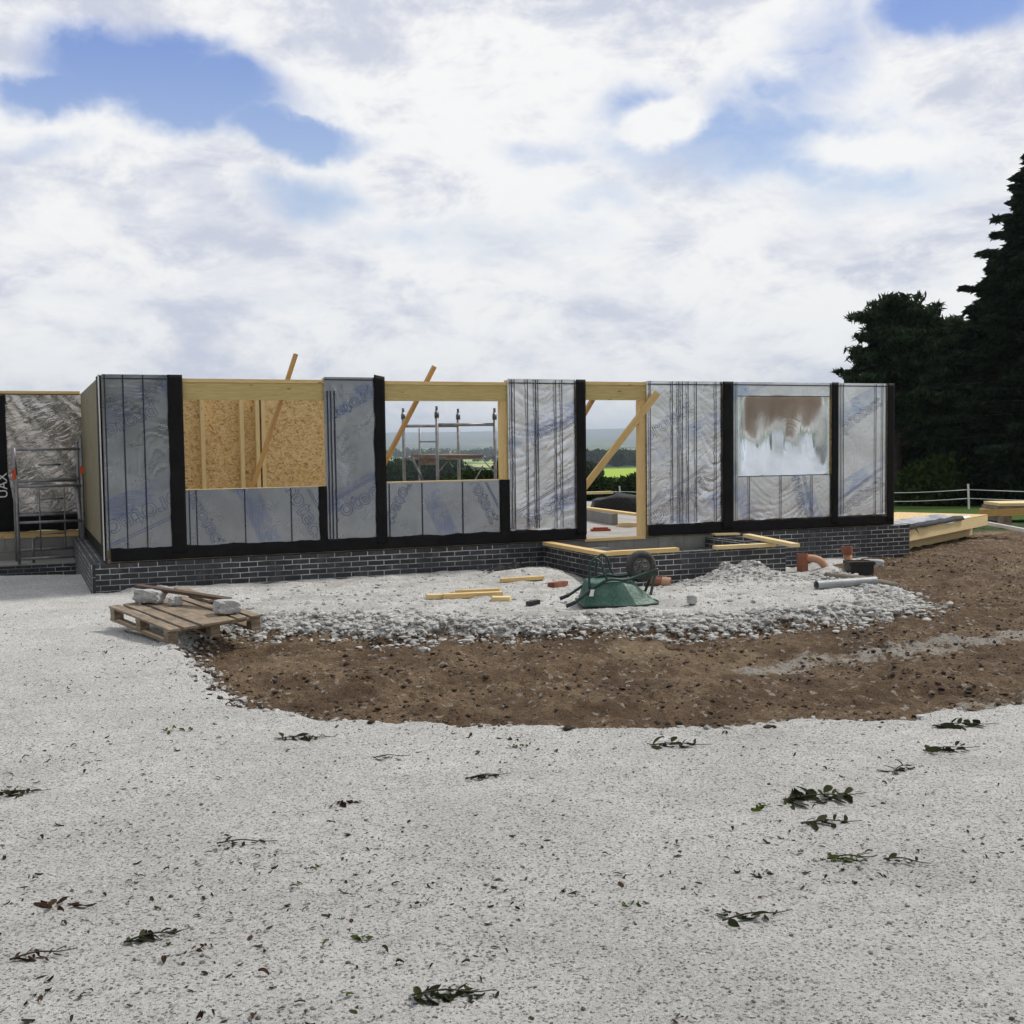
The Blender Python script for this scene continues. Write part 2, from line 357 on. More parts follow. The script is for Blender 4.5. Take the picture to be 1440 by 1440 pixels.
def ground_material():
    m, t, b = new_mat('ground_mix'); v = coords(t)
    def attr(n): a = t.n.new('ShaderNodeAttribute'); a.attribute_name = n; return a.outputs['Fac']
    mud, plat, bank, grass = attr('mud'), attr('plat'), attr('bank'), attr('grass')
    # pale crushed stone
    n1 = t.noise(v, 1.1, 5, .6); n2 = t.noise(v, 75, 5, .75); n3 = t.noise(v, 260, 3, .8); n4 = t.noise(v, 9, 5, .65)
    g = t.mix(t.ss(n1, .3, .7), (.60, .60, .585), (.74, .74, .725))
    g = t.mix(t.math('MULTIPLY', t.ss(t.noise(t.scale(v, (1, 2.2, 1), (0, 0, 0), (0, 0, .25)), .7, 6, .65), .50, .68), .40), g, (.47, .46, .43))
    g = t.mix(t.math('MULTIPLY', t.ss(n4, .38, .62), .35), g, (.50, .49, .46))
    sp = t.math('ADD', t.math('MULTIPLY', n2, .55), t.math('MULTIPLY', n3, .45))
    g = t.mix(t.ss(sp, .485, .405), g, (.08, .08, .074))
    g = t.mix(t.ss(sp, .56, .66), g, (.82, .82, .81))
    vd = t.voro(v, 120, 'F1', 'Color'); sv = t.n.new('ShaderNodeSeparateColor'); t.link(vd, sv.inputs[0])
    g = t.mix(t.math('MULTIPLY', t.ss(sv.outputs[0], .90, .93), .8), g, (.07, .07, .06))
    vd2 = t.voro(v, 75, 'F1', 'Color'); sv2 = t.n.new('ShaderNodeSeparateColor'); t.link(vd2, sv2.inputs[0])
    g = t.mix(t.math('MULTIPLY', t.ss(sv2.outputs[0], .96, .97), .5), g, (.12, .12, .10))
    g = t.mix(t.math('MULTIPLY', t.ss(sv.outputs[1], .90, .93), .5), g, (.85, .85, .84))
    g = t.mix(t.math('MULTIPLY', plat, t.math('MULTIPLY', t.ss(t.noise(v, 2.4, 8, .75), .46, .60), .6)), g, (.34, .33, .305))
    # brown stony mud
    m1 = t.noise(v, 1.6, 6, .65); m2 = t.noise(v, 14, 6, .7); m3 = t.noise(v, 70, 4, .7)
    mm = t.mix(t.ss(m1, .32, .68), (.11, .070, .041), (.27, .19, .115))
    mm = t.mix(t.math('MULTIPLY', t.ss(m2, .42, .62), .7), mm, (.11, .070, .042))
    mm = t.mix(t.ss(m3, .47, .36), mm, (.035, .023, .015))
    mm = t.mix(t.math('MULTIPLY', t.ss(t.noise(v, .55, 4, .6), .56, .66), .55), mm, (.32, .25, .15))
    mv = t.voro(v, 26, 'F1', 'Color'); ms = t.n.new('ShaderNodeSeparateColor'); t.link(mv, ms.inputs[0])
    mm = t.mix(t.math('MULTIPLY', t.ss(ms.outputs[0], .90, .93), t.ss(m2, .45, .55)), mm, (.34, .30, .25))
    ed = t.math('ADD', mud, t.math('MULTIPLY', t.math('SUBTRACT', t.noise(v, 7, 8, .78), .5), 2.0))
    mudm = t.ss(ed, .40, .60)
    c = t.mix(mudm, g, mm)
    st = attr('streak')
    sm = t.math('MULTIPLY', t.ss(t.math('ADD', st, t.math('MULTIPLY', t.math('SUBTRACT', t.noise(v, 6, 8, .8), .5), 3.8)), .72, 1.05), .8)
    c = t.mix(sm, c, (.40, .385, .35))
    gn = t.noise(v, 3, 6, .7)
    gc = t.mix(t.ss(gn, .35, .65), (.030, .058, .014), (.065, .105, .028))
    c = t.mix(t.ss(t.math('ADD', grass, t.math('MULTIPLY', t.math('SUBTRACT', t.noise(v, 1.5, 5, .7), .5), .5)), .45, .55), c, gc)
    t._in(b.inputs['Base Color'], c); b.inputs['Roughness'].default_value = .9; b.inputs['Specular IOR Level'].default_value = .25
    hg = t.math('ADD', t.math('MULTIPLY', sp, 1.1), t.math('MULTIPLY', n4, .6))
    hm = t.math('ADD', t.math('MULTIPLY', m2, 3.4), t.math('MULTIPLY', m3, 1.4))
    hh = t.n.new('ShaderNodeMix'); hh.data_type = 'FLOAT'; t._in(hh.inputs[0], mudm); t._in(hh.inputs[2], hg); t._in(hh.inputs[3], hm)
    bump(t, b, hh.outputs[0], .022)
    return m

def brick_mat():
    m, t, b = new_mat('dark_engineering_brick'); uv = coords(t, 'UV')
    wv = t.n.new('ShaderNodeTexNoise'); t.link(uv, wv.inputs['Vector']); wv.inputs['Scale'].default_value = 9; wv.inputs['Detail'].default_value = 4
    u2 = t.vmath('ADD', uv, t.vmath('MULTIPLY', t.vmath('SUBTRACT', wv.outputs['Color'], (.5, .5, .5)), (.012, .012, 0)))
    br = t.n.new('ShaderNodeTexBrick'); t.link(u2, br.inputs['Vector'])
    br.inputs['Scale'].default_value = 1; br.inputs['Brick Width'].default_value = .235; br.inputs['Row Height'].default_value = .072
    br.inputs['Mortar Size'].default_value = .0056; br.inputs['Mortar Smooth'].default_value = .15; br.inputs['Bias'].default_value = -.1
    br.inputs['Color1'].default_value = (.016, .018, .023, 1); br.inputs['Color2'].default_value = (.045, .048, .056, 1); br.inputs['Mortar'].default_value = (.58, .58, .57, 1)
    n = t.noise(uv, 5, 5, .65); n2 = t.noise(uv, 1.2, 4, .6)
    c = t.mix(t.math('MULTIPLY', t.ss(n, .50, .72), .55), br.outputs[0], (.13, .125, .12))
    c = t.mix(t.math('MULTIPLY', t.ss(t.noise(t.scale(uv, (1, 1.6, 1)), 2.2, 7, .75), .56, .70), .45), c, (.17, .155, .13))
    # mortar partly smeared / missing
    miss = t.math('MULTIPLY', t.ss(n2, .58, .42), br.outputs['Fac'])
    c = t.mix(t.math('MULTIPLY', miss, .75), c, (.06, .06, .065))
    t._in(b.inputs['Base Color'], c); b.inputs['Roughness'].default_value = .65
    h = t.math('ADD', t.math('MULTIPLY', t.math('SUBTRACT', 1.0, br.outputs['Fac']), 1.0), t.math('MULTIPLY', t.noise(uv, 60, 3), .25))
    bump(t, b, h, .004); return m

def block_mat():
    m, t, b = new_mat('concrete_blockwork'); uv = coords(t, 'UV')
    br = t.n.new('ShaderNodeTexBrick'); t.link(uv, br.inputs['Vector']); br.inputs['Scale'].default_value = 1
    br.inputs['Brick Width'].default_value = .45; br.inputs['Row Height'].default_value = .225; br.inputs['Mortar Size'].default_value = .006
    br.inputs['Color1'].default_value = (.20, .20, .19, 1); br.inputs['Color2'].default_value = (.28, .275, .26, 1); br.inputs['Mortar'].default_value = (.13, .13, .125, 1)
    n = t.noise(uv, 3, 6, .7); f = t.noise(uv, 70, 3, .7)
    c = t.mix(t.ss(n, .45, .7), br.outputs[0], (.16, .155, .145)); c = t.mix(t.math('MULTIPLY', t.ss(f, .5, .65), .4), c, (.36, .355, .34))
    t._in(b.inputs['Base Color'], c); b.inputs['Roughness'].default_value = .9; bump(t, b, f, .004); return m

def wood_mat(name, c1, c2, knots=True, dirt=.0):
    m, t, b = new_mat(name); uv = coords(t, 'UV')
    g = t.noise(t.scale(uv, (1.2, 22, 1)), 3, 6, .6, .6); f = t.noise(t.scale(uv, (4, 120, 1)), 3, 3, .6)
    c = t.mix(t.ss(t.math('ADD', t.math('MULTIPLY', g, .7), t.math('MULTIPLY', f, .3)), .35, .65), c1, c2)
    if knots:
        kn = t.voro(t.scale(uv, (2.6, 9, 1)), 1.0, 'F1', 'Distance')
        c = t.mix(t.math('MULTIPLY', t.ss(kn, .12, .04), .75), c, tuple(x*.22 for x in c1))
    if dirt:
        c = t.mix(t.math('MULTIPLY', t.ss(t.noise(uv, 4, 5, .7), .45, .7), dirt), c, (.09, .075, .06))
    t._in(b.inputs['Base Color'], c); b.inputs['Roughness'].default_value = .75; bump(t, b, g, .002); return m

def osb_mat():
    m, t, b = new_mat('strand_board'); uv = coords(t, 'UV'); c = None
    base = t.mix(t.noise(uv, 2, 3), (.62, .42, .17), (.70, .50, .23))
    for i, (rot, sc) in enumerate(((.2, 26), (1.1, 24), (2.2, 28), (2.9, 22))):
        vv = t.scale(t.scale(uv, (1, 1, 1), (i*3.1, i*1.7, 0), (0, 0, rot)), (1, 3.4, 1))
        vc = t.voro(vv, sc*.75, 'F1', 'Color'); s = t.n.new('ShaderNodeSeparateColor'); t.link(vc, s.inputs[0])
        base = t.mix(t.math('MULTIPLY', t.ss(s.outputs[0], .62, .70), .55), base, (.76, .60, .34) if i % 2 else (.42, .24, .08))
        if i < 2: base = t.mix(t.math('MULTIPLY', t.ss(s.outputs[1], .94, .96), .7), base, (.16, .08, .03))
    t._in(b.inputs['Base Color'], base); b.inputs['Roughness'].default_value = .7
    bump(t, b, t.noise(uv, 60, 3), .002); return m

def foil_mat(name, base=(.50, .51, .53), wr=.006, rough=.30, band=True, off=0.0, blue=(.06, .12, .36)):
    m, t, b = new_mat(name); uv = coords(t, 'UV')
    c = t.mix(t.ss(t.noise(uv, 1.6, 4, .6), .35, .65), tuple(x*.84 for x in base), base)
    if band:
        s = t.n.new('ShaderNodeSeparateXYZ'); t.link(uv, s.inputs[0])
        A = R(24)
        q = t.math('ADD', t.math('SUBTRACT', t.math('MULTIPLY', s.outputs[1], math.cos(A)), t.math('MULTIPLY', s.outputs[0], math.sin(A))), off+40*1.16)
        fr = t.math('FRACT', t.math('DIVIDE', q, 1.16))
        inb = t.math('MULTIPLY', t.ss(fr, .52, .56), t.ss(fr, .80, .77))
        al = t.math('ADD', t.math('MULTIPLY', s.outputs[0], math.cos(A)), t.math('MULTIPLY', s.outputs[1], math.sin(A)))
        patch = t.ss(t.noise(uv, 2.3, 4, .6), .40, .60)
        streaks = t.ss(t.noise(t.scale(uv, (3, 26, 1), (0, 0, 0), (0, 0, -A)), 2, 3), .38, .6)
        k = t.math('MULTIPLY', t.math('MULTIPLY', inb, t.math('ADD', .08, t.math('MULTIPLY', patch, .36))), t.math('ADD', .5, t.math('MULTIPLY', streaks, .5)))
        c = t.mix(k, c, blue)
    # scuffs
    sc = t.ss(t.noise(t.scale(uv, (1, 5, 1), (0, 0, 0), (0, 0, .6)), 5, 6, .8), .68, .74)
    c = t.mix(t.math('MULTIPLY', sc, .6), c, (.8, .8, .82))
    t._in(b.inputs['Base Color'], c); b.inputs['Metallic'].default_value = .93
    rr = t.lin(t.noise(uv, 3, 4), .3, .7, rough*.8, rough*1.3); t._in(b.inputs['Roughness'], rr)
    w1 = t.noise(uv, 1.6, 3, .45, .6)
    w2 = t.math('ABSOLUTE', t.math('SUBTRACT', t.noise(t.scale(t.scale(uv, (1, 1, 1), (0, 0, 0), (0, 0, -.45)), (1, 2.6, 1)), 3.2, 4, .5, .8), .5))
    bump(t, b, t.math('ADD', w1, t.math('MULTIPLY', w2, -1.1)), wr); return m

M_ground = ground_material()
M_brick = brick_mat(); M_block = block_mat()
M_wood = wood_mat('pale_timber', (.60, .41, .16), (.74, .55, .27))
M_woodg = wood_mat('greenish_treated_timber', (.42, .32, .12), (.58, .46, .20))
M_woodo = wood_mat('orange_timber', (.42, .23, .07), (.56, .34, .12))
M_woodl = wood_mat('light_sawn_timber', (.66, .50, .24), (.76, .61, .34))
M_woodd = wood_mat('dark_old_board', (.045, .028, .018), (.10, .062, .038), False, .3)
M_woodw = wood_mat('weathered_pallet_wood', (.15, .115, .08), (.33, .26, .18), False, .75)
M_osb = osb_mat()
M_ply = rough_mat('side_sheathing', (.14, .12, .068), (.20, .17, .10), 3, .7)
M_foilA = foil_mat('foil_membrane_smooth', base=(.39, .41, .445), wr=.004, rough=.28)  # same foil as the paler panels, dim reflections put into its base colour
M_foilB = foil_mat('foil_membrane_wrinkled', base=(.80, .81, .84), wr=.010, rough=.29, off=.35, blue=(.07, .17, .50))
M_foilC = foil_mat('foil_membrane_light', base=(.80, .81, .83), wr=.006, rough=.33, off=.1, blue=(.10, .24, .60))
M_foilR = foil_mat('foil_membrane_sagging', base=(.84, .88, .92), wr=.0015, rough=.21, band=False, off=.15, blue=(.45, .55, .68))
M_foilW = foil_mat('foil_membrane_brown', base=(.62, .58, .56), wr=.02, rough=.18, band=False)
M_black = rough_mat('black_membrane_tape', (.006, .006, .007), (.011, .011, .012), 4, .6, .004, spec=.12)
M_line = rough_mat('navy_seam_tape', (.012, .016, .035), (.02, .025, .05), 10, .5)
M_ink = rough_mat('blue_print_ink', (.07, .11, .27), (.12, .16, .32), 20, .6)
M_whiteink = rough_mat('white_print', (.6, .6, .6), (.7, .7, .7), 20, .6)
M_silver = rough_mat('silver_edge', (.6, .6, .62), (.8, .8, .8), 20, .35, .003, .7)
M_galv = rough_mat('galvanised_tube', (.16, .16, .17), (.30, .30, .31), 8, .5, .002, .55)
M_galvd = rough_mat('dark_scaffold_tube', (.05, .05, .055), (.10, .10, .11), 8, .5, .002, .4)
M_scafb = rough_mat('scaffold_board_ply', (.11, .07, .05), (.20, .14, .10), 6, .8)
M_red = rough_mat('orange_red_label', (.55, .07, .02), (.65, .10, .03), 20, .5)
M_redd = rough_mat('dull_red_plastic', (.28, .05, .02), (.36, .07, .03), 9, .6)
M_green = rough_mat('green_barrow_steel', (.006, .075, .045), (.075, .15, .12), 4, .45, .006)
M_greend = rough_mat('dark_green_tube', (.006, .03, .022), (.014, .055, .04), 12, .45, .002)
M_rubber = rough_mat('grey_dusty_rubber', (.035, .036, .034), (.085, .086, .08), 12, .85)
M_rim = rough_mat('dull_wheel_rim', (.12, .12, .12), (.22, .22, .21), 15, .5, .002, .5)
M_block2 = rough_mat('aerated_block', (.30, .30, .305), (.50, .50, .495), 7, .95, .012)
M_terra = rough_mat('orange_brown_drain_pipe', (.25, .075, .03), (.27, .13, .085), 6, .7)
M_terral = rough_mat('pale_orange_pipe', (.48, .22, .11), (.46, .29, .20), 5, .7)
M_greyp = rough_mat('grey_soil_pipe', (.22, .24, .25), (.30, .32, .33), 5, .42)
M_mudp = rough_mat('muddy_pipe', (.15, .13, .10), (.24, .21, .16), 8, .85, .01)
M_bplastic = rough_mat('black_plastic', (.010, .010, .012), (.022, .022, .026), 14, .45, .004)
M_sheet = rough_mat('black_sheeting', (.006, .006, .007), (.012, .012, .012), 3, .5, .03, spec=.25)
M_brickred = rough_mat('red_brick', (.16, .05, .03), (.25, .09, .05), 10, .9)
M_white = rough_mat('white_plastic', (.62, .63, .62), (.75, .75, .74), 12, .5)
M_slab = rough_mat('concrete_slab', (.26, .25, .235), (.38, .37, .35), 2, .9)
M_screed = rough_mat('pale_rubble_fill', (.3, .3, .3), (.5, .5, .5), 9, .95, .02)

# ------------------------------------------------------------------ ground sheets
fa = np.concatenate([np.linspace(-math.pi, R(-33), 90, endpoint=False), np.linspace(R(-33), R(33), 1150), np.linspace(R(33), math.pi, 91)[1:]])
rad = np.concatenate([[0.02, .4, .9], np.geomspace(1.5, 33, 760)])
Rr, A, X, Y, Fq = polar(rad, fa)
z, mudf, platf, md, pd, edge = ground_parts(X, Y)
t = sstep(Y, 22, 34); back = sstep(Rr, 24, 33)
z = z*(1-t)+t*far_profile(Rr, A)
z = np.where(Rr > 32.9, z-.03, z)
grass = sstep(Y-.05*X, 24.5, 25.5)*(1-0*t)
grass = np.maximum(grass, sstep(Rr, 20, 22)*(Y < 10))
streak = np.maximum(sstep(sdf(X, Y, STREAK), -.25, .25), sstep(sdf(X, Y, streak2), -.2, .2))
ground = bigmesh('ground', np.stack([X, Y, z], 1), Fq, M_ground, smooth=True,
                 attrs={'mud': np.where(Rr > 1, mudf, 0), 'plat': platf, 'bank': edge, 'grass': grass, 'streak': streak})
tag(ground, kind='structure')

def fields_material():
    m, t, b = new_mat('field_patchwork'); v = coords(t)
    wv = t.n.new('ShaderNodeTexNoise'); t.link(v, wv.inputs['Vector']); wv.inputs['Scale'].default_value = .004; wv.inputs['Detail'].default_value = 3
    v2 = t.vmath('ADD', t.vmath('MULTIPLY', v, (1, .62, 0)), t.vmath('MULTIPLY', t.vmath('SUBTRACT', wv.outputs['Color'], (.5, .5, .5)), (60, 60, 0)))
    vc = t.voro(v2, .0062, 'F1', 'Color'); s = t.n.new('ShaderNodeSeparateColor'); t.link(vc, s.inputs[0])
    de = t.voro(v2, .0062, 'DISTANCE_TO_EDGE', 'Distance')
    c = t.mix(t.ss(s.outputs[0], .1, .9), (.10, .17, .035), (.22, .32, .07))
    c = t.mix(t.ss(s.outputs[1], .62, .7), c, (.36, .38, .17)); c = t.mix(t.ss(s.outputs[2], .78, .84), c, (.018, .035, .014))
    c = t.mix(t.ss(t.noise(v, .0035, 5, .7), .54, .60), c, (.016, .032, .014))
    c = t.mix(t.ss(t.math('ADD', de, t.math('MULTIPLY', t.math('SUBTRACT', t.noise(v, .03, 4), .5), .05)), .045, .03), c, (.014, .028, .010))
    sp = t.n.new('ShaderNodeSeparateXYZ'); t.link(v, sp.inputs[0])
    at = t.n.new('ShaderNodeAttribute'); at.attribute_name = 'meadow'
    c = t.mix(t.math('MULTIPLY', t.ss(at.outputs['Fac'], .3, .6), t.ss(t.noise(v, .012, 3), .30, .36)), c, (.30, .42, .06))
    at2 = t.n.new('ShaderNodeAttribute'); at2.attribute_name = 'pale_field'
    c = t.mix(t.math('MULTIPLY', at2.outputs['Fac'], t.ss(t.noise(t.vmath('MULTIPLY', v, (1, .45, 1)), .006, 4), .36, .44)), c, (.30, .40, .15))
    c = t.mix(t.ss(t.vmath('LENGTH', v), 2800, 7000), c, t.mix(t.noise(v, .0016, 5, .6), (.05, .065, .06), (.12, .14, .11)))  # far hills greyed by distance: haze put into the colour
    near = t.ss(t.vmath('LENGTH', v), 130, 60)
    c = t.mix(near, c, t.mix(t.noise(v, .8, 5, .7), (.035, .07, .016), (.075, .12, .03)))
    t._in(b.inputs['Base Color'], c); b.inputs['Roughness'].default_value = 1; b.inputs['Specular IOR Level'].default_value = .05
    return m
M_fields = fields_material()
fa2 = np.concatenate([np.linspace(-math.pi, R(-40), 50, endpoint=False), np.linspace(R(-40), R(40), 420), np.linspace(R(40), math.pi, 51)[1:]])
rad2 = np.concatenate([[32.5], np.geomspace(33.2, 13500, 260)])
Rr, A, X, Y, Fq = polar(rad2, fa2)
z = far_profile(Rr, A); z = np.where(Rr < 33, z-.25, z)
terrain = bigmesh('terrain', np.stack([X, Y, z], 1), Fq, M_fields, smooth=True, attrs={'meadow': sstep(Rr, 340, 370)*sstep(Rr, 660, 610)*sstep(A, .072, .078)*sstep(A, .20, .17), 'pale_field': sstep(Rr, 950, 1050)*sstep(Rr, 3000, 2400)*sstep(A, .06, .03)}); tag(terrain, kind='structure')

# ------------------------------------------------------------------ the house
house = empty('timber_frame_house', (HO[0], HO[1], 0), HYAW)
tag(house, 'unfinished single storey timber frame house wrapped in silver foil membrane on dark brick plinth', 'house')
ZB, ZT = .216, 2.616
def sx(px, zz=1.4):
    """wall-plane coordinate s at image column px"""
    lo, hi = -15., 15.
    py = 640
    for _ in range(40):
        mid = (lo+hi)/2; p = np.array([HO[0]+mid*HS[0], HO[1]+mid*HS[1], zz-CAM_H])
        u = F_PX*(p@CR)/(p@F0)
        if 720+u < px: lo = mid
        else: hi = mid
    return lo
def zat(px, py, s=None):
    """height of a pixel on the wall plane"""
    d = ray(px, py); n = np.array([HN[0], HN[1], 0]); tt = (np.array([HO[0], HO[1], 0])@n)/(d@n)
    return CAM_H+d[2]*tt
S = {k: sx(k) for k in (148, 238, 259, 457.5, 526, 541, 703, 714, 807, 820.5, 899, 908, 1012, 1027, 1166, 1174.5, 1243, 1253)}

class Seams:
    """every seam tape a part of its own"""
    def __init__(s): s.b = []
    def box(s, *a): s.b.append(a); return s
    def build(s, name, mat, parent):
        for a in s.b: MB().box(*a).build(name, mat, parent)
def lines_mb(xs, z0, z1, y, wd=.016, hz=None):
    m = Seams()
    for x in xs: m.box(x-wd/2, x+wd/2, y-.0015, y+.0015, z0(x) if callable(z0) else z0, z1)
    return m
def ragged(x, seed, amp=.02):
    return amp*(mn.noise(Vector((x*3.1, seed, 0)))+.6*mn.noise(Vector((x*9.7, seed, 4))))
def membrane(name, s0, s1, z0, z1, mat, parent, y=-.055, amp=.006, seed=0, vert=True, rag=.015, sl=0, prof=None, step=.02):
    nu, nv = max(8, int((s1-s0)/step)), max(8, int((z1-z0)/step)); m = MB()
    def fn(u, v):
        s = s0+(s1-s0)*u; zb = z0+sl*(s-s0)+ragged(s, seed, rag); zz = zb+(z1-zb)*v
        q = Vector((s*2.1+seed, zz*2.6, seed*1.7)); w_ = mn.noise(Vector((s*1.3, zz*1.1, seed)))*1.5
        th_ = .35+1.1*mn.noise(Vector((s*.7+seed, zz*.6, seed*3.1))); a_ = s*math.cos(th_)+zz*math.sin(th_); c_ = -s*math.sin(th_)+zz*math.cos(th_)
        q1 = Vector((a_*1.5+w_*.4, c_*5.5+w_, seed*1.7)); q2_ = Vector((a_*2.6+5, (c_+.5*w_)*12, seed*2.3)); q3 = Vector((s*5.5, zz*1.4+w_, seed))
        pm = min(1, max(0, .45+1.5*mn.noise(Vector((s*1.7+4, zz*1.3, seed*5)))))
        h = amp*(mn.noise(q)*.7-max(0, .22-abs(mn.noise(q1)))*2.4*pm-max(0, .2-abs(mn.noise(q2_)))*1.6*(1-.5*pm)-abs(mn.noise(q3))*.25+.3)
        e = min(u, 1-u, v*1.5, (1-v)*1.5); h *= min(1, e*8+.15)
        yy = y-h+(prof(s, zz) if prof else 0)-(ragged(s, seed+9, .012) if v == 0 else 0)
        return (s, yy, zz), ((s, zz) if vert else (zz, -s))
    m.grid(fn, nu, nv); return m.build(name, mat, parent)

CLIP = {}
def print_text(txt, s, zz, ang, size, parent, y=-.068, mat=None, outline=True, name='printed_lettering', bars=True):
    cu = bpy.data.curves.new('txt', 'FONT'); cu.body = txt; cu.size = size; cu.align_x = 'CENTER'; cu.align_y = 'CENTER'
    if outline: cu.fill_mode = 'NONE'; cu.bevel_depth = .0028; cu.bevel_resolution = 0; cu.resolution_u = 4; cu.offset = .004
    else: cu.extrude = .001
    tmp = bpy.data.objects.new('txt', cu); col.objects.link(tmp)
    dg = bpy.context.evaluated_depsgraph_get(); dg.update()
    me = bpy.data.meshes.new_from_object(tmp.evaluated_get(dg)); bpy.data.objects.remove(tmp)
    mtx = Matrix.Translation((s, y, zz)) @ Matrix.Rotation(-ang, 4, 'Y') @ Matrix.Rotation(math.pi/2, 4, 'X') @ Matrix.Diagonal((1, 1, .3, 1))
    if bars:
        L = size*1.9; mb = MB()
        for k in (.46, .54):
            mb.box(-L, L, size*k, size*k+.006, -.001, .001)
        b2 = bpy.data.meshes.new('b'); b2.from_pydata(mb.v, [], mb.f)
        import bmesh
        bm = bmesh.new(); bm.from_mesh(me); bm.from_mesh(b2); bm.to_mesh(me); bm.free()
    me.transform(mtx)
    if parent.name in CLIP:
        a0, a1, b0, b1 = CLIP[parent.name]
        import bmesh
        bm = bmesh.new(); bm.from_mesh(me)
        for co, no in (((a0, 0, 0), (-1, 0, 0)), ((a1, 0, 0), (1, 0, 0)), ((0, 0, b0), (0, 0, -1)), ((0, 0, b1), (0, 0, 1))):
            bmesh.ops.bisect_plane(bm, geom=bm.verts[:]+bm.edges[:]+bm.faces[:], plane_co=co, plane_no=no, clear_outer=True)
        bm.to_mesh(me); bm.free()
    me.materials.clear(); me.materials.append(mat or M_ink)
    o = bpy.data.objects.new(name, me); col.objects.link(o); o.parent = parent; return o

zDP = .40      # top of the black damp course band
def wall_panel(s0, s1, z0=ZB+.0, z1=ZT, label=None):
    m = MB(); m.box(s0+.004, s1-.004, .015, .115, z0+.045, z1, planar=True)
    o = m.build('wall_panel', M_osb, house)
    if label: o['label'] = label
    return o
# panel A (left corner)
pa = wall_panel(S[148], S[259], label='leftmost foil wall panel at the house corner with two vertical seams')
CLIP[pa.name] = (S[148], S[238], .42, ZT-.06)
membrane('foil_membrane', S[148]-.012, S[238]+.01, .37, ZT+.012, M_foilA, pa, amp=.012, seed=1, rag=.03)
lines_mb([S[148]+.02, sx(176), sx(204)], lambda x: .385, ZT+.008, -.072).box(S[148], S[238], -.0745, -.0715, ZT-.05, ZT-.035).build('seam_tape', M_line, pa)
tp = MB(); tp.grid(lambda u, v: ((S[238]+(S[259]-S[238])*u+(ragged(v*2.4, 3, .012) if u == 0 else 0), -.078-.003*mn.noise(Vector((u*3, v*9, 1))), .30+(ZT+.015-.30)*v), (u, v)), 6, 40).build('edge_tape', M_black, pa, solid=.003)
print_text('protect', sx(196), zat(200, 725), R(180+24), .36, pa)
print_text('protect', sx(176), zat(200, 598), R(180+24), .30, pa, bars=False)
# lower panel 1
pb = wall_panel(S[259], S[457.5], z1=1.10, label='low foil panel below the first window opening')
CLIP[pb.name] = (sx(264), sx(444), .42, 1.10)
membrane('foil_membrane', S[259], sx(448), .36, 1.125, M_foilA, pb, amp=.007, seed=2, vert=False, rag=.02)
lines_mb([sx(264), sx(274), sx(342), sx(407)], .37, 1.12, -.066, .014).build('seam_tape', M_line, pb)
MB().grid(lambda u, v: ((sx(446)+(S[457.5]-sx(446))*u+(ragged(v*1.2, 5, .02) if u == 0 else 0), -.070, .30+.83*v), (u, v)), 3, 24).build('edge_tape', M_black, pb, solid=.003)
print_text('protect', sx(424), .86, R(-62), .34, pb)
print_text('protect', sx(288), .72, R(-62), .26, pb, bars=False)
# panel B
pc = wall_panel(S[457.5], S[541], label='tall foil panel between the two window openings, three seams down its left edge')
CLIP[pc.name] = (sx(472), S[526], .42, ZT-.06)
membrane('foil_membrane', S[457.5]-.01, S[526]+.01, .365, ZT+.01, M_foilA, pc, amp=.010, seed=3, rag=.01)
lines_mb([sx(461), sx(465.5), sx(470.5)], .38, ZT-.18, -.071, .016).box(S[457.5], S[526], -.0745, -.0715, ZT-.035, ZT-.02).build('seam_tape', M_line, pc)
MB().grid(lambda u, v: ((S[526]+(S[541]-S[526])*u+(ragged(v*2.4, 6, .015) if u == 0 else 0), -.077-.004*mn.noise(Vector((u*3, v*9, 2))), .30+(ZT+.02-.30)*v+(.03*(1-u) if v == 1 else 0)), (u, v)), 4, 40).build('edge_tape', M_black, pc, solid=.003)
print_text('protect', sx(494), zat(494, 708), R(28), .34, pc); print_text('protect', sx(492), zat(492, 572), R(180+28), .26, pc, bars=False)
# lower panel 2
pd_ = wall_panel(S[541], S[714], z1=1.13, label='low foil panel below the second window opening with the scaffold behind')
CLIP[pd_.name] = (S[541], sx(698), .42, 1.13)
membrane('foil_membrane', S[541], sx(702), .36, 1.15, M_foilA, pd_, amp=.006, seed=4, vert=False, rag=.012)
lines_mb([sx(545), sx(591), sx(648)], .37, 1.14, -.066, .014).build('seam_tape', M_line, pd_)
MB().grid(lambda u, v: ((sx(700)+(S[714]-sx(700))*u, -.070, .30+.86*v), (u, v)), 3, 24).build('edge_tape', M_black, pd_, solid=.003)
print_text('protect', sx(676), .93, R(-62), .28, pd_); print_text('protect', sx(562), .93, R(-118), .26, pd_, bars=False)
# panel C
pe = wall_panel(S[714], S[820.5], label='badly wrinkled foil panel left of the doorway with paired vertical seams')
CLIP[pe.name] = (S[714], S[807], .45, ZT-.08)
membrane('foil_membrane', S[714]-.012, S[807]+.01, .40, ZT+.015, M_foilB, pe, amp=.024, seed=5, rag=.035)
lines_mb([sx(717), sx(721), sx(739.5), sx(750.5), sx(754), sx(779), sx(787.5)], .42, ZT+.004, -.088, .014).box(S[714], S[807], -.092, -.089, ZT-.055, ZT-.04).build('seam_tape', M_line, pe)
MB().grid(lambda u, v: ((S[807]+(S[820.5]-S[807])*u, -.094-.003*mn.noise(Vector((u*3, v*9, 3))), .30+(ZT+.015-.30)*v), (u, v)), 4, 40).build('edge_tape', M_black, pe, solid=.003)
print_text('protect', sx(775), zat(775, 707), R(28), .34, pe, y=-.095); print_text('protect', sx(776), zat(775, 600), R(20), .28, pe, y=-.095, bars=False)
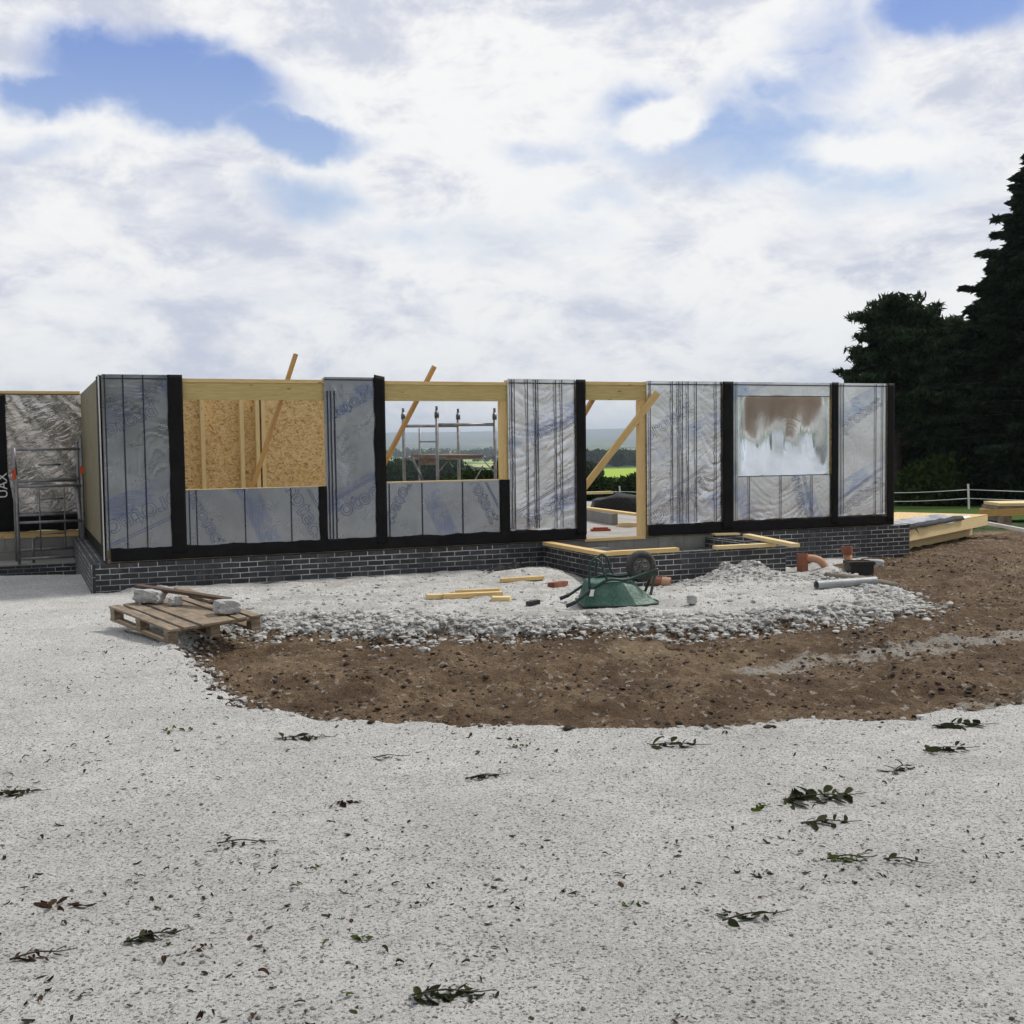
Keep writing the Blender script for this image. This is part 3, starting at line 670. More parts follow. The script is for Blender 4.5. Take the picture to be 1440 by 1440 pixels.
# panel D
pf = wall_panel(S[908], S[1027], label='wide wrinkled foil panel right of the doorway')
CLIP[pf.name] = (S[908], S[1012], .45, ZT-.08)
membrane('foil_membrane', S[908]-.01, S[1012]+.01, .40, ZT+.01, M_foilB, pf, amp=.017, seed=6, rag=.01)
lines_mb([sx(911), sx(942), sx(951), sx(956), sx(964), sx(975.5), sx(1003)], .41, ZT+.004, -.084, .014).box(S[908], S[1012], -.088, -.085, ZT-.05, ZT-.035).build('seam_tape', M_line, pf)
MB().grid(lambda u, v: ((S[1012]+(S[1027]-S[1012])*u+(ragged(v*2.4, 8, .01) if u == 0 else 0), -.090, .28+(ZT+.012-.28)*v), (u, v)), 4, 40).build('edge_tape', M_black, pf, solid=.003)
print_text('protect', sx(952), zat(950, 700), R(30), .36, pf, y=-.09); print_text('protect', sx(936), zat(936, 592), R(30), .32, pf, y=-.09, bars=False)
# panel E with the covered window recess
rz0, rz1 = zat(1100, 668), zat(1100, 558); rs0, rs1 = sx(1034), sx(1163)
pg = MB().box(S[1027]+.004, S[1174.5]-.004, 0.012, .115, ZB+.045, rz0, planar=True).box(S[1027]+.004, S[1174.5]-.004, 0.012, .115, rz1, ZT, planar=True)\
    .box(S[1027]+.004, rs0-.01, -.03, .115, rz0+.002, rz1-.002, planar=True).box(rs1+.01, S[1174.5]-.004, -.03, .115, rz0+.002, rz1-.002, planar=True).build('wall_panel', M_osb, house)
CLIP[pg.name] = (S[1027], sx(1164), .45, rz0-.02)
pg['label'] = 'foil panel whose membrane sags into a covered window opening and shines white'
membrane('foil_membrane', S[1027], sx(1166), rz1, ZT+.01, M_foilC, pg, amp=.009, seed=7, rag=0)
membrane('foil_membrane', S[1027], sx(1167), .41, rz0, M_foilC, pg, amp=.009, seed=8, vert=False, rag=.012)
membrane('foil_membrane', S[1027], rs0, rz0, rz1, M_foilC, pg, amp=.008, seed=12, rag=0)
def sag(s, zz):
    v = (zz-rz0)/(rz1-rz0); u = (s-rs0)/(rs1-rs0)
    prof = 2.6*v*max(0, 1-v)**1.1
    edge_ = min(1, 7*u)*min(1, 7*(1-u)); edge_ = edge_*edge_*(3-2*edge_) if edge_ < 1 else 1
    fold = .045*mn.noise(Vector((s*4, zz*1.0, 3)))+.016*mn.noise(Vector((s*11, zz*1.3, 5)))+.006*mn.noise(Vector((s*27, zz*1.6, 6)))
    return .22*max(0, prof)*edge_+fold*edge_*float(sstep(v, .18, .5))*(1-v)*2.6
membrane('sagging_membrane', rs0, rs1, rz0, rz1, M_foilR, pg, amp=.003, seed=9, rag=0, prof=sag, step=.012)
lm = lines_mb([sx(1030), sx(1032.5)], .42, ZT, -.078, .010)
for q in (1050, 1094.5, 1138): lm.box(sx(q)-.006, sx(q)+.006, -.079, -.076, .42, rz0-.01)
lm.box(rs0, rs1, -.0755, -.0725, rz0-.012, rz0).box(S[1027], S[1166], -.0795, -.0765, ZT-.045, ZT-.03).box(rs0, rs1, -.0725, -.0695, rz1, rz1+.012)
lm.build('seam_tape', M_line, pg)
MB().grid(lambda u, v: ((sx(1165)+(S[1174.5]-sx(1165))*u+(ragged(v*2.4, 10, .012) if u == 0 else 0), -.082, .28+(ZT+.02-.28)*v), (u, v)), 4, 40).build('edge_tape', M_black, pg, solid=.003)
print_text('protect', sx(1122), .80, R(-75), .30, pg, y=-.074)
# panel F
ph = wall_panel(S[1174.5], S[1253], label='rightmost narrow foil panel at the far end of the wall')
CLIP[ph.name] = (S[1174.5], S[1243], .45, ZT-.08)
membrane('foil_membrane', S[1174.5], S[1243]+.01, .41, ZT+.01, M_foilC, ph, amp=.006, seed=11, rag=.008)
lines_mb([sx(1178), sx(1182), sx(1227.5), sx(1237)], .42, ZT, -.074, .012).box(S[1174.5], S[1243], -.0785, -.0755, ZT-.045, ZT-.03).build('seam_tape', M_line, ph)
MB().grid(lambda u, v: ((S[1243]+(S[1253]-S[1243])*u, -.080, .28+(ZT+.012-.28)*v), (u, v)), 4, 40).build('edge_tape', M_black, ph, solid=.003)
print_text('protect', sx(1207), zat(1207, 697), R(30), .34, ph, y=-.075); print_text('protect', sx(1207), zat(1207, 582), R(30), .30, ph, y=-.075, bars=False)
for o in bpy.data.objects:
    pass
# damp course membrane along the foot
def dpc(s0, s1, seed):
    m = MB()
    def fn(u, v):
        s = s0+(s1-s0)*u; zt = .395+ragged(s, seed, .02); zz = (ZB+.012+ragged(s, seed+3, .004))*(1-v)+zt*v
        return (s, -.066-.010*mn.noise(Vector((s*4, zz*5, seed)))-.012*(1-v), zz), (s, zz)
    m.grid(fn, int((s1-s0)/.04), 6); return m.build('damp_course_strip', M_black, house, solid=.004)
dpc(S[148]+.03, S[714], 21); dpc(S[714], S[820.5], 23); dpc(S[908], S[1253], 25)
# sole plates, headers, studs
MB().box(S[148]-.01, S[820.5], -.052, .10, ZB-.004, ZB+.043).build('sole_plate', M_woodw, house)
MB().box(S[908], S[1253]+.01, -.052, .10, ZB-.004, ZB+.043).build('sole_plate', M_woodw, house)
hd = [(S[259], S[457.5], ZT-.03), (S[541], S[714], ZT-.035), (S[820.5], S[908], ZT-.01)]
for a, b_, zt in hd:
    MB().box(a, b_, -.02, .07, zt-.275, zt-.05).build('header_beam', M_woodg, house, bevel=.004)
    MB().box(a, b_, -.03, .10, zt-.048, zt).build('top_plate', M_wood, house, bevel=.003)
MB().box(S[259], S[457.5], -.05, .10, 1.102, 1.128).build('window_sill', M_woodl, house)
MB().box(S[541], S[714], -.05, .10, 1.132, 1.165).build('window_sill', M_woodl, house)
MB().box(sx(704.5), S[714], -.02, .10, 1.166, ZT-.312).build('stud', M_wood, house)
MB().box(sx(899), S[908]-.012, -.02, .10, ZB, ZT-.288).build('stud', M_wood, house)
MB().box(S[820.5]-.01, sx(905), -.045, .06, ZB-.03, ZB+.012).build('threshold_plate', M_wood, house)
# diagonal braces
def hl(px, py, y):
    """house-local point seen at a pixel, on the plane y inwards of the wall face"""
    d = ray(px, py); n = np.array([HN[0], HN[1], 0]); O = np.array([HO[0], HO[1], 0])+y*n
    tt = (O@n)/(d@n); p = np.array([d[0]*tt, d[1]*tt, CAM_H+d[2]*tt]); r_ = p[:2]-HO
    return (float(r_@HS), float(r_@HN), float(p[2]))
MB().beam(hl(353, 692, .35), hl(416, 498, .26), .05, .10, (0, 1, 0)).build('diagonal_brace', M_woodo, house, bevel=.003)
MB().beam(hl(528, 676, .6), hl(611, 515, .14), .05, .10, (0, 1, 0)).build('diagonal_brace', M_woodo, house, bevel=.003)
MB().beam(hl(800, 620, .16), hl(840, 550, .14), .05, .10, (0, 1, 0)).build('diagonal_brace', M_woodo, house, bevel=.003)
MB().beam(hl(800, 713, .62), hl(925, 552, -.17), .10, .05, (0, 1, 0)).build('diagonal_brace', M_wood, house, bevel=.003)
# interior partition behind window 1
py_ = 2.6
def sxy(px, y):
    return hl(px, 640, y)[0]
ws0, ws1 = sxy(236, py_), sxy(487, py_)
part = MB().box(ws0, ws1, py_+.09, py_+.11, .25, ZT-.03, planar=True).build('partition', M_osb, house)
for q in (286, 341, 363, 371):
    s_ = sxy(q, py_-.0); MB().box(s_-.03, s_+.03, py_-.03, py_+.088, .30, ZT-.05).build('stud', M_woodl, part)
MB().box(sxy(371, py_)+.03, ws1, py_-.01, py_+.085, .30, ZT-.06, planar=True).build('sheathing', M_osb, part)
# end side wall to the recessed wing
WGD = 5.0
c0 = (S[148]-.02, -.03)
wing_c = at_depth(116, 640, 19.3); wr_ = np.array(wing_c[:2])-HO; WC = (float(wr_@HS), float(wr_@HN))
sdv = Vector((WC[0]-c0[0], WC[1]-c0[1], 0)); sl_ = sdv.length; sdv.normalize(); sn = Vector((sdv.y, -sdv.x, 0))
A0 = Vector((c0[0], c0[1], 0)); B0 = Vector((WC[0], WC[1], 0))
def slab(mb, a, b_, n, th, z0, z1, z0b=None):
    z0b = z0 if z0b is None else z0b
    n = n*th; return mb.hexa([a+Vector((0, 0, z0)), b_+Vector((0, 0, z0b)), b_+n+Vector((0, 0, z0b)), a+n+Vector((0, 0, z0)), a+Vector((0, 0, z1)), b_+Vector((0, 0, z1)), b_+n+Vector((0, 0, z1)), a+n+Vector((0, 0, z1))])
side = slab(MB(), A0, B0, sn, .12, ZB+.045, ZT).build('side_wall_panel', M_ply, house)
slab(MB(), A0+sdv*.02-sn*.03, A0+sdv*.50-sn*.03, sn, .025, ZB+.03, ZT+.004).build('corner_tape', M_black, side)
slab(MB(), A0-sn*.030-sdv*.03, A0+sdv*.03-sn*.035, sn, .008, ZB+.03, ZT+.012).build('foil_edge', M_silver, side)
slab(MB(), A0+sdv*.5-sn*.02, B0-sn*.02, sn, .018, ZB+.02, ZB+.16).build('damp_course_strip', M_black, side)
# recessed wing front
wl = WC[0]-3.4; wy = WC[1]
wing = MB().box(wl, WC[0], wy, wy+.12, ZB+.30-.0, ZT).build('wing_wall_panel', M_osb, house)
wing['label'] = 'recessed left wing wall with brownish sagging foil'
def sagw(s, zz):
    v = (zz-ZB)/(ZT-ZB); return .03*mn.noise(Vector((s*1.2, zz*.6, 8)))-.05*(v**3)*mn.noise(Vector((s*4, zz*1.5, 2)))
wm = MB(); 
def fnw(u, v):
    s = wl+(WC[0]-wl)*u; zz = .56+(ZT-.02-.56)*v; h = .03*mn.noise(Vector((s*1.5+zz, zz*1.5, 4)))+.05*v*v*abs(mn.noise(Vector((s*3.5+zz*2.5, zz*1.2, 1))))
    return (s, wy-.035-h, zz), (s, zz)
wm.grid(fnw, 130, 90).build('foil_membrane', M_foilW, wing)
slab(MB(), Vector((sxy(-40, wy), wy-.10, 0)), Vector((sxy(10, wy), wy-.10, 0)), Vector((0, 1, 0)), .02, ZB+.3, ZT-.03).build('edge_tape', M_black, wing)
MB().hexa([(sxy(-6, wy), wy-.13, .42), (sxy(22, wy), wy-.13, .42), (sxy(22, wy), wy-.125, .42), (sxy(-6, wy), wy-.125, .42),
           (sxy(-6, wy), wy-.13, 1.3), (sxy(10, wy), wy-.13, 1.3), (sxy(10, wy), wy-.125, 1.3), (sxy(-6, wy), wy-.125, 1.3)]).build('loose_tape_end', M_black, wing)
MB().grid(lambda u, v: ((wl+(WC[0]-wl)*u, wy-.075-.02*(1-v)-.015*mn.noise(Vector((u*20, v, 5))), .34+.28*v+ragged(u*3.4, 31, .02)), (u, v)), 60, 5).build('damp_course_strip', M_black, wing, solid=.004)
print_text('UAX', sxy(3, wy), zat(3, 692)-.05, R(90), .20, wing, y=wy-.14, mat=M_whiteink, outline=False, bars=False)
MB().box(wl, WC[0], wy-.06, wy+.12, .225, .33).build('sole_plate', M_wood, house)
MB().box(wl, WC[0]-.01, wy-.06, wy+.12, ZT+.001, ZT+.045).build('top_plate', M_wood, house)
MB().box(wl, WC[0]+.2, wy-.05, wy+.15, -.5, .222, planar=True).build('block_wall', M_block, house)
MB().box(wl, WC[0]+.3, wy-.80, wy-.06, -.95, -.17, planar=True).build('brick_plinth', M_brick, house)
MB().box(wl, WC[0]+.28, wy-.79, wy-.052, -.169, -.14, planar=True).build('brick_ledge', M_slab, house)
# main plinth in dark brick
bl, brr = sx(129), sx(1275)
PO0, PO1 = sx(748), None
# porch box corners from the picture, on the house grid
pc_ = on_z(850, 781, .18)[:2]-HO; ps0, pyf = float(pc_@HS), float(pc_@HN)
pe_ = on_z(1121, 769, .18)[:2]-HO; ps1 = float(pe_@HS)
YF = -.085
MB().box(bl, ps0, YF, .14, -.62, ZB-.012, planar=True).build('brick_plinth', M_brick, house)
MB().box(ps1+.102, brr, YF, .14, -.95, ZB-.012, planar=True).build('brick_plinth', M_brick, house)
MB().box(ps0+.002, ps1+.1, -.02, .14, -.62, ZB-.012, planar=True).build('block_wall', M_block, house)
pz = ZB-.045
MB().box(ps0, ps1, pyf, pyf+.105, -.62, pz, planar=True).build('porch_brick_wall', M_brick, house)
MB().box(ps0, ps0+.105, pyf+.106, YF-.001, -.62, pz, planar=True).build('porch_brick_wall', M_brick, house)
MB().box(ps1-.105, ps1, pyf+.106, YF-.001, -.62, pz, planar=True).build('porch_brick_wall', M_brick, house)
MB().box(ps0+.107, ps1-.107, pyf+.107, YF, -.5, -.03).build('porch_fill', M_screed, house)
MB().box(ps0+.11, ps0+1.0, -.30, -.09, -.03, .10, planar=True).build('porch_blocks', M_block, house)
# side plinth
slab(MB(), A0+Vector((-.20, -.055, 0)), B0+Vector((-.2, -.0, 0)), sn, .3, -.9, ZB-.014).build('brick_plinth', M_brick, house)
# floor slab and rear plinth
MB().box(bl+.2, brr-.2, .142, 12.2, -.4, .13, planar=True).build('floor_slab', M_slab, house)
ry = 12.3
MB().box(bl+.2, brr-.1, ry, ry+.2, -.9, .30, planar=True).build('rear_block_wall', M_block, house)
MB().box(sxy(862, ry), brr-.1, ry+.0, ry+.2, .302, .37).build('wall_plate', M_woodl, house)
d0 = hl(815, 727, 6.2); d1 = hl(905, 747, 2.9)
def iw(a, b_, z0, z1, th, m, nm):
    a, b_ = Vector((a[0], a[1], 0)), Vector((b_[0], b_[1], 0)); dd = (b_-a).normalized(); n = Vector((dd.y, -dd.x, 0))
    return slab(MB(), a, b_, n, th, z0, z1).build(nm, m, house)
iw((sxy(812, 6.0), 6.0), (sxy(868, 3.6), 3.6), .131, .34, .12, M_block, 'dwarf_wall')
iw((sxy(812, 6.0), 5.98), (sxy(902, 2.8), 2.8), .342, .385, .14, M_wood, 'wall_plate')
iw((sxy(868, 3.2), 3.2), (sxy(905, 3.0), 3.0), .131, .20, .10, M_woodl, 'wall_plate')

# ------------------------------------------------------------------ loose things
def hw(p):
    return (HO[0]+p[0]*HS[0]+p[1]*HN[0], HO[1]+p[0]*HS[1]+p[1]*HN[1], p[2])
def plank(name, p0, p1, wd, ht, mat, label, cat='plank', group=None, roll=0, up=(0, 0, 1)):
    o = MB().beam(p0, p1, wd, ht, up, roll).build(name, mat, bevel=.003)
    c = (Vector(p0)+Vector(p1))/2
    o.data.transform(Matrix.Translation(-c)); o.location = c
    return tag(o, label, cat, group)
G_PP = 'timber lengths laid on the porch brickwork'
plank('timber_plank', hw((ps0+.03, YF-.06, pz+.026)), hw((ps0+.03, pyf-.02, pz+.026)), .15, .05, M_wood, 'long yellow plank on the left side wall of the low brick porch', group=G_PP)
plank('timber_plank', hw((ps0+.115, pyf+.06, pz+.028)), hw((ps0+1.15, pyf+.06, pz+.028)), .13, .055, M_wood, 'shorter yellow plank on the front porch bricks behind the wheelbarrow', group=G_PP)
a_ = on_z(1005, 770, pz+.03); b_ = on_z(1088, 766, pz+.03)
plank('timber_plank', a_, b_, .12, .05, M_woodl, 'pale plank on the right half of the front porch bricks', group=G_PP)
a_ = on_z(1050, 753, pz+.09); b_ = on_z(1119, 767, pz+.09)
plank('timber_plank', a_, b_, .12, .05, M_woodl, 'pale plank running back along the right side of the brick porch', group=G_PP)
a_ = hw((sx(993), YF-.12, ZB-.0)); b_ = hw((sx(1028), YF-.12, ZB-.01))
plank('timber_batten', a_, b_, .10, .03, M_woodl, 'short thin batten sticking out under the foil wall right of the doorway', cat='batten', group=G_PP)

G_T = 'timber offcuts lying on the white rubble'
def on_g(px, py, dz=0, z0=-.12):
    p = on_z(px, py, z0)
    for _ in range(4): p = on_z(px, py, gz(p[0], p[1])+dz)
    return p
plank('timber_offcut', on_g(600, 839, .03), on_g(640, 838, .03), .10, .05, M_woodl, 'leftmost short offcut in the row of three on the white rubble', 'offcut', G_T)
plank('timber_offcut', on_g(624, 838, .035)+np.array([0, -.03, 0]), on_g(706, 835, .035), .10, .055, M_wood, 'longest offcut in the row of three on the white rubble', 'offcut', G_T)
plank('timber_offcut', on_g(692, 842, .03), on_g(718, 842, .03), .13, .05, M_woodl, 'short wide block offcut at the right end of the row of three', 'offcut', G_T)
plank('timber_offcut', on_g(640, 834, .03)+np.array([0, .10, 0]), on_g(703, 832, .03)+np.array([0, .12, 0]), .05, .045, M_wood, 'thin batten behind the longest offcut on the white rubble', 'offcut', G_T)
plank('timber_offcut', on_g(704, 816, .03), on_g(764, 812, .03), .09, .045, M_wood, 'single batten lying near the inner corner of porch and wall', 'offcut', G_T)
def chunk(name, c, size, mat, label, cat, rz=0, seed=0, group=None, rough_=.12, tilt=0):
    V, Fc = ico(3)
    n = np.max(np.abs(V), axis=1, keepdims=True); V = V/n**.97
    V = V*(1+rough_*np.array([[mn.noise(Vector(v)*1.3+Vector((seed, 0, 0)))+.35*mn.noise(Vector(v)*4+Vector((seed, 0, 3)))] for v in V]))
    V = V*np.array(size)/2
    o = bigmesh(name, V, Fc, mat); o.location = c; o.rotation_euler = (tilt, 0, rz); return tag(o, label, cat, group)
def ico(sub):
    import bmesh
    bm = bmesh.new(); bmesh.ops.create_icosphere(bm, subdivisions=sub, radius=1)
    V = np.array([v.co[:] for v in bm.verts]); Fc = np.array([[v.index for v in f.verts] for f in bm.faces]); bm.free(); return V, Fc
plank('brick_piece', on_g(775, 823, .03), on_g(794, 820, .03), .10, .06, M_brickred, 'broken red brick lying left of the green wheelbarrow', 'brick')
plank('pipe_offcut_block', on_g(742, 849, .02), on_g(757, 846, .02), .07, .045, M_bplastic, 'small black and orange plastic offcut at the rubble edge', 'offcut')
chunk('concrete_chunk', on_g(973, 843, .05), (.09, .09, .09), M_block2, 'small upright grey concrete cube on the rubble right of the wheelbarrow', 'concrete', .2, 3)
chunk('concrete_chunk', on_g(1228, 793, .05), (.28, .20, .14), M_block2, 'large pale concrete lump against the brick wall by the drain gully', 'concrete', .1, 5)
# crumpled black damp membrane
ms = MB()
pA, pB = on_g(690, 808, .02), hw((ps0-.08, YF-.25, 0))
pts = [np.array(on_g(688, 806, .0)), np.array(on_g(705, 803, 0)), np.array(on_g(725, 802, 0)), np.array(on_g(742, 796, 0))]
def fnm(u, v):
    k = u*3; i = min(2, int(k)); f = k-i; p = pts[i]*(1-f)+pts[i+1]*f
    zz = gz(p[0], p[1]); return (p[0], p[1]+(v-.5)*.30, zz+.03+.05*abs(mn.noise(Vector((u*5, v*2.5, 1))))+.12*u*u*v), (u, v)
ms.grid(fnm, 30, 6); tag(ms.build('membrane_scrap', M_sheet, solid=.004), 'crumpled black plastic membrane strip in the corner of wall and porch', 'plastic sheet')

# pallet with blocks
B_ = np.array([-3.13, 10.25]); dL = Vector((-.66, .75, 0)).normalized(); dR = Vector((.75, .66, 0)).normalized()
zB_ = gz(-3.1, 10.3)
xa = Vector((dL.x, dL.y, .06)).normalized(); ya = Vector((-dR.x, -dR.y, -.035)).normalized(); za = xa.cross(ya).normalized()
if za.z < 0: za = -za
ya = za.cross(xa)
org = Vector((B_[0], B_[1], zB_+.0))
PM = Matrix(((xa.x, -ya.x, za.x, org.x), (xa.y, -ya.y, za.y, org.y), (xa.z, -ya.z, za.z, org.z), (0, 0, 0, 1)))
sgn = 1
if (Vector((-ya.x, -ya.y, 0))).dot(dR) < 0:
    PM = Matrix(((xa.x, ya.x, za.x, org.x), (xa.y, ya.y, za.y, org.y), (xa.z, ya.z, za.z, org.z), (0, 0, 0, 1)))
pal = empty('wooden_pallet', mat=PM); tag(pal, 'weathered wooden pallet tilted on the white gravel edge with blocks on top', 'pallet')
PL, PW = 1.36, .94
def pbox(x0, x1, y0, y1, z0, z1, nm, mt=M_woodw): return MB().box(x0, x1, y0, y1, z0, z1).build(nm, mt, pal, bevel=.004)
for yy, wd in ((0, .10), (.145, .13), (.32, .34), (.70, .09), (.84, .10)):
    pbox(rnd.uniform(-.03, .02), PL+rnd.uniform(-.02, .03), yy, yy+wd, .125, .145, 'deck_board')
for xx in (.02, PL/2-.05, PL-.12): pbox(xx, xx+.10, .0, PW, .100, .1245, 'stringer_board')
for xx in (.02, PL/2-.05, PL-.12):
    for yy in (.0, PW/2-.05, PW-.10): pbox(xx, xx+.10, yy+.003, yy+.097, .0225, .0995, 'block_foot')
for yy in (.0, PW/2-.05, PW-.10): pbox(.01, PL-.01, yy, yy+.10, .002, .022, 'base_board')
def pal_pt(px, py, h):
    """point at height h above the pallet deck seen at a pixel"""
    o_ = PM @ Vector((0, 0, .145+h)); n = Vector((PM[0][2], PM[1][2], PM[2][2])); d = Vector(ray(px, py)); C0 = Vector((0, 0, CAM_H))
    tt = (o_-C0).dot(n)/d.dot(n); return C0+d*tt
G_B = 'concrete blocks resting on the pallet'
chunk('concrete_block', pal_pt(210, 838, .07), (.30, .17, .13), M_block2, 'largest broken grey block on the left of the pallet', 'concrete block', -.4, 1, G_B, .22)
chunk('concrete_block', pal_pt(247, 846, .04), (.12, .10, .075), M_block2, 'small block fragment in the middle of the pallet', 'concrete block', .5, 2, G_B, .2)
chunk('concrete_block', pal_pt(319, 853, .07), (.23, .17, .13), M_block2, 'squarish pale block on the right edge of the pallet', 'concrete block', .55, 4, G_B, .10)
plank('old_board', pal_pt(194, 824, .14), pal_pt(322, 843, .10), .10, .03, M_woodd, 'dark old board lying across the back of the pallet', 'board')
plank('old_board', pal_pt(252, 827, .02), pal_pt(300, 845, .02), .12, .025, M_woodw, 'paler short board under the dark board on the pallet', 'board')

# wheelbarrow upside down
wb = empty('wheelbarrow', tuple(on_g(868, 848, 0))); wb.location.z += .0
tag(wb, 'upturned green builders wheelbarrow with grey wheel in the air', 'wheelbarrow')
wb.rotation_euler = (0, 0, R(4))
rim_ = [(-.40, -.30), (.16, -.31), (.40, -.17), (.43, 0), (.40, .17), (.16, .31), (-.40, .30)]
top_ = [(-.33, -.21), (.02, -.20), (.12, -.14), (.14, 0), (.12, .14), (.02, .20), (-.33, .21)]
tm = MB(); NN = len(rim_)
levels = [(0, 0, 1.05), (0, .012, 1.05), (0, .012, 1.0), (.3, .09, 1.0), (.7, .19, 1.0), (.93, .25, 1.0), (1.0, .262, .97)]
def lvl(k, i):
    f, h, s_ = levels[k]; a = rim_[i]; b2 = top_[i]
    return ((a[0]*(1-f)+b2[0]*f)*s_+.012*mn.noise(Vector((i*1.3, k*.9, 2))), (a[1]*(1-f)+b2[1]*f)*s_+.012*mn.noise(Vector((i, k, 7))), h+.012*mn.noise(Vector((i*.9, k*1.1, 9)))*(k > 2))
rows = [[lvl(k, i) for i in range(NN)] for k in range(len(levels))]
for k in range(len(levels)-1):
    for i in range(NN):
        j = (i+1) % NN; tm.face([rows[k][i], rows[k][j], rows[k+1][j], rows[k+1][i]], smooth=True)
tm.face(rows[-1], smooth=False)
tray = tm.build('tray', M_green, wb); 
mod = tray.modifiers.new('b', 'BEVEL'); mod.width = .012; mod.segments = 2; mod.limit_method = 'ANGLE'; mod.angle_limit = R(25)
import bmesh as _bm
bm = _bm.new(); bm.from_mesh(tray.data); _bm.ops.remove_doubles(bm, verts=bm.verts, dist=1e-5); bm.to_mesh(tray.data); bm.free()
MB().tube([(x*1.05, y*1.05, .012) for x, y in rim_+rim_[:2]], .012, 8).build('tray_rim', M_greend, wb)
def near_face(u, v):
    a, b2 = Vector((rim_[0][0], rim_[0][1], .03)), Vector((rim_[1][0], rim_[1][1], .03)); c, d = Vector((top_[0][0], top_[0][1], .262)), Vector((top_[1][0], top_[1][1], .262))
    return a.lerp(b2, u).lerp(c.lerp(d, u), v)+Vector((0, -.022, .006))
MB().face([near_face(.05, .36), near_face(.145, .36), near_face(.155, .66), near_face(.06, .66)]).build('white_sticker', M_white, tray, solid=.002)
def smooth_path(p, n=6):
    p = [Vector(q) for q in p]; out = []
    for i in range(len(p)-1):
        a, b2, c, d = p[max(i-1, 0)], p[i], p[i+1], p[min(i+2, len(p)-1)]
        for k in range(n):
            t_ = k/n; out.append(.5*((2*b2)+(c-a)*t_+(2*a-5*b2+4*c-d)*t_**2+(3*b2-a-3*c+d)*t_**3))
    out.append(p[-1]); return out
for sy, hx in ((-1, .0), (1, .0)):
    MB().tube(smooth_path([(-.60, sy*.30, .02 if sy < 0 else .02), (-.50, sy*.29, .06), (-.30, sy*.24, .20), (-.12, sy*.21, .285), (.05, sy*.18, .275), (.22, sy*.12, .31), (.44, sy*.10, .375)]), .016, 10).build('frame_tube', M_greend, wb)
    MB().tube(smooth_path([(-.60, sy*.30, .02), (-.56, sy*.30, .035), (-.50, sy*.29, .06)], 3), .021, 10).build('handle_grip', M_bplastic, wb)
    xo = -.34 if sy < 0 else -.20
    MB().tube(smooth_path([(xo, sy*.235, .20), (xo+.0, sy*.235, .34), (xo+.015, sy*.235, .46), (xo+.07, sy*.235, .515), (xo+.13, sy*.235, .47), (xo+.16, sy*.235, .36), (xo+.20, sy*.22, .28)]), .014, 10).build('leg', M_greend, wb)
    MB().beam((.42, sy*.06, .37), (.34, sy*.16, .10), .03, .006, (0, 1, 0)).build('brace_strut', M_greend, wb)
wh = empty('wheel', (.27, .02, .40)); wh.parent = wb
wh.rotation_euler = (0, 0, R(10))
def torus(R1, r, n=40, m=14, sq=1.0):
    q = MB()
    q.grid(lambda u, v: ((((R1+r*math.cos(2*math.pi*v))*math.cos(2*math.pi*u)), r*1.15*math.sin(2*math.pi*v), (R1+r*math.cos(2*math.pi*v))*math.sin(2*math.pi*u)), (u, v)), n, m); return q
torus(.132, .043).build('tyre', M_rubber, wh)
rm = MB().tube([(0, -.04, 0), (0, .04, 0)], .028, 16); rm.pipe((0, -.025, 0), (0, .025, 0), .095, .082, 28)
for k in range(6):
    a = k*math.pi/3; rm.beam((.02*math.cos(a), -.01, .02*math.sin(a)), (.088*math.cos(a+.35), -.01, .088*math.sin(a+.35)), .03, .012, (0, 1, 0))
rm.build('rim', M_rim, wh)
MB().tube([(.0, -.12, 0), (.0, .10, 0)], .010, 8).build('axle', M_rim, wh)

# drain pipes
MB_ = MB(); e0 = on_g(1134, 806, .0)
ex, ey, ez = e0
db = empty('drain_bend', (ex, ey, ez)); tag(db, 'orange brown plastic drain bend with socket collar beside the brick wall', 'pipe')
MB().pipe((-.06, 0, .02), (-.06, 0, .30), .085, .07).build('socket_collar', M_terra, db)
MB().tube(smooth_path([(-.06, 0, .21), (.06, -.01, .23), (.20, -.03, .19), (.28, -.05, .08), (.30, -.06, -.06)], 6), .058, 16).build('bend', M_terral, db)
MB().pipe((.275, -.055, .03), (.29, -.06, -.04), .072, .058).build('socket_collar', M_terra, db)
q0 = on_g(1160, 811, .03); q1 = on_g(1262, 826, -.01)
tag(MB().tube([q0, (np.array(q0)+np.array(q1))/2+np.array([0, 0, .02]), q1], .065, 14).build('muddy_pipe', M_mudp), 'half buried muddy brown pipe behind the grey pipe', 'pipe')
p0 = np.array(on_g(1148, 823, .055)); p1 = np.array(on_g(1231, 817, .07))
tag(MB().pipe(p0, p1, .058, .050, 28).build('grey_pipe', M_greyp), 'loose grey plastic pipe lying on the white rubble by the drains', 'pipe')
g0 = on_g(1208, 806, .0)
gl = empty('drain_gully', tuple(g0)); tag(gl, 'square black plastic drain gully with ribbed rim', 'drain')
gy = MB().box(-.17, .17, -.15, .15, -.05, .15).box(-.19, .19, -.17, -.14, .135, .18).box(-.19, .19, .14, .17, .135, .18).box(-.19, -.165, -.139, .139, .135, .18).box(.165, .19, -.139, .139, .135, .18); gy.build('gully_body', M_bplastic, gl, bevel=.006)
rb = MB()
for k in range(13): rb.box(-.18+k*.028, -.168+k*.028, -.176, -.12, .181, .195)
for k in range(9): rb.box(-.15, .15, -.12+k*.028, -.108+k*.028, .152, .165)
rb.build('ribbed_grate', M_mudp, gl)
v0 = on_g(1202, 800, 0)
vp = empty('vent_pipe', (v0[0]-.02, v0[1]+.28, gz(v0[0], v0[1]+.28))); tag(vp, 'short upright orange pipe stub with flared socket behind the black gully', 'pipe')
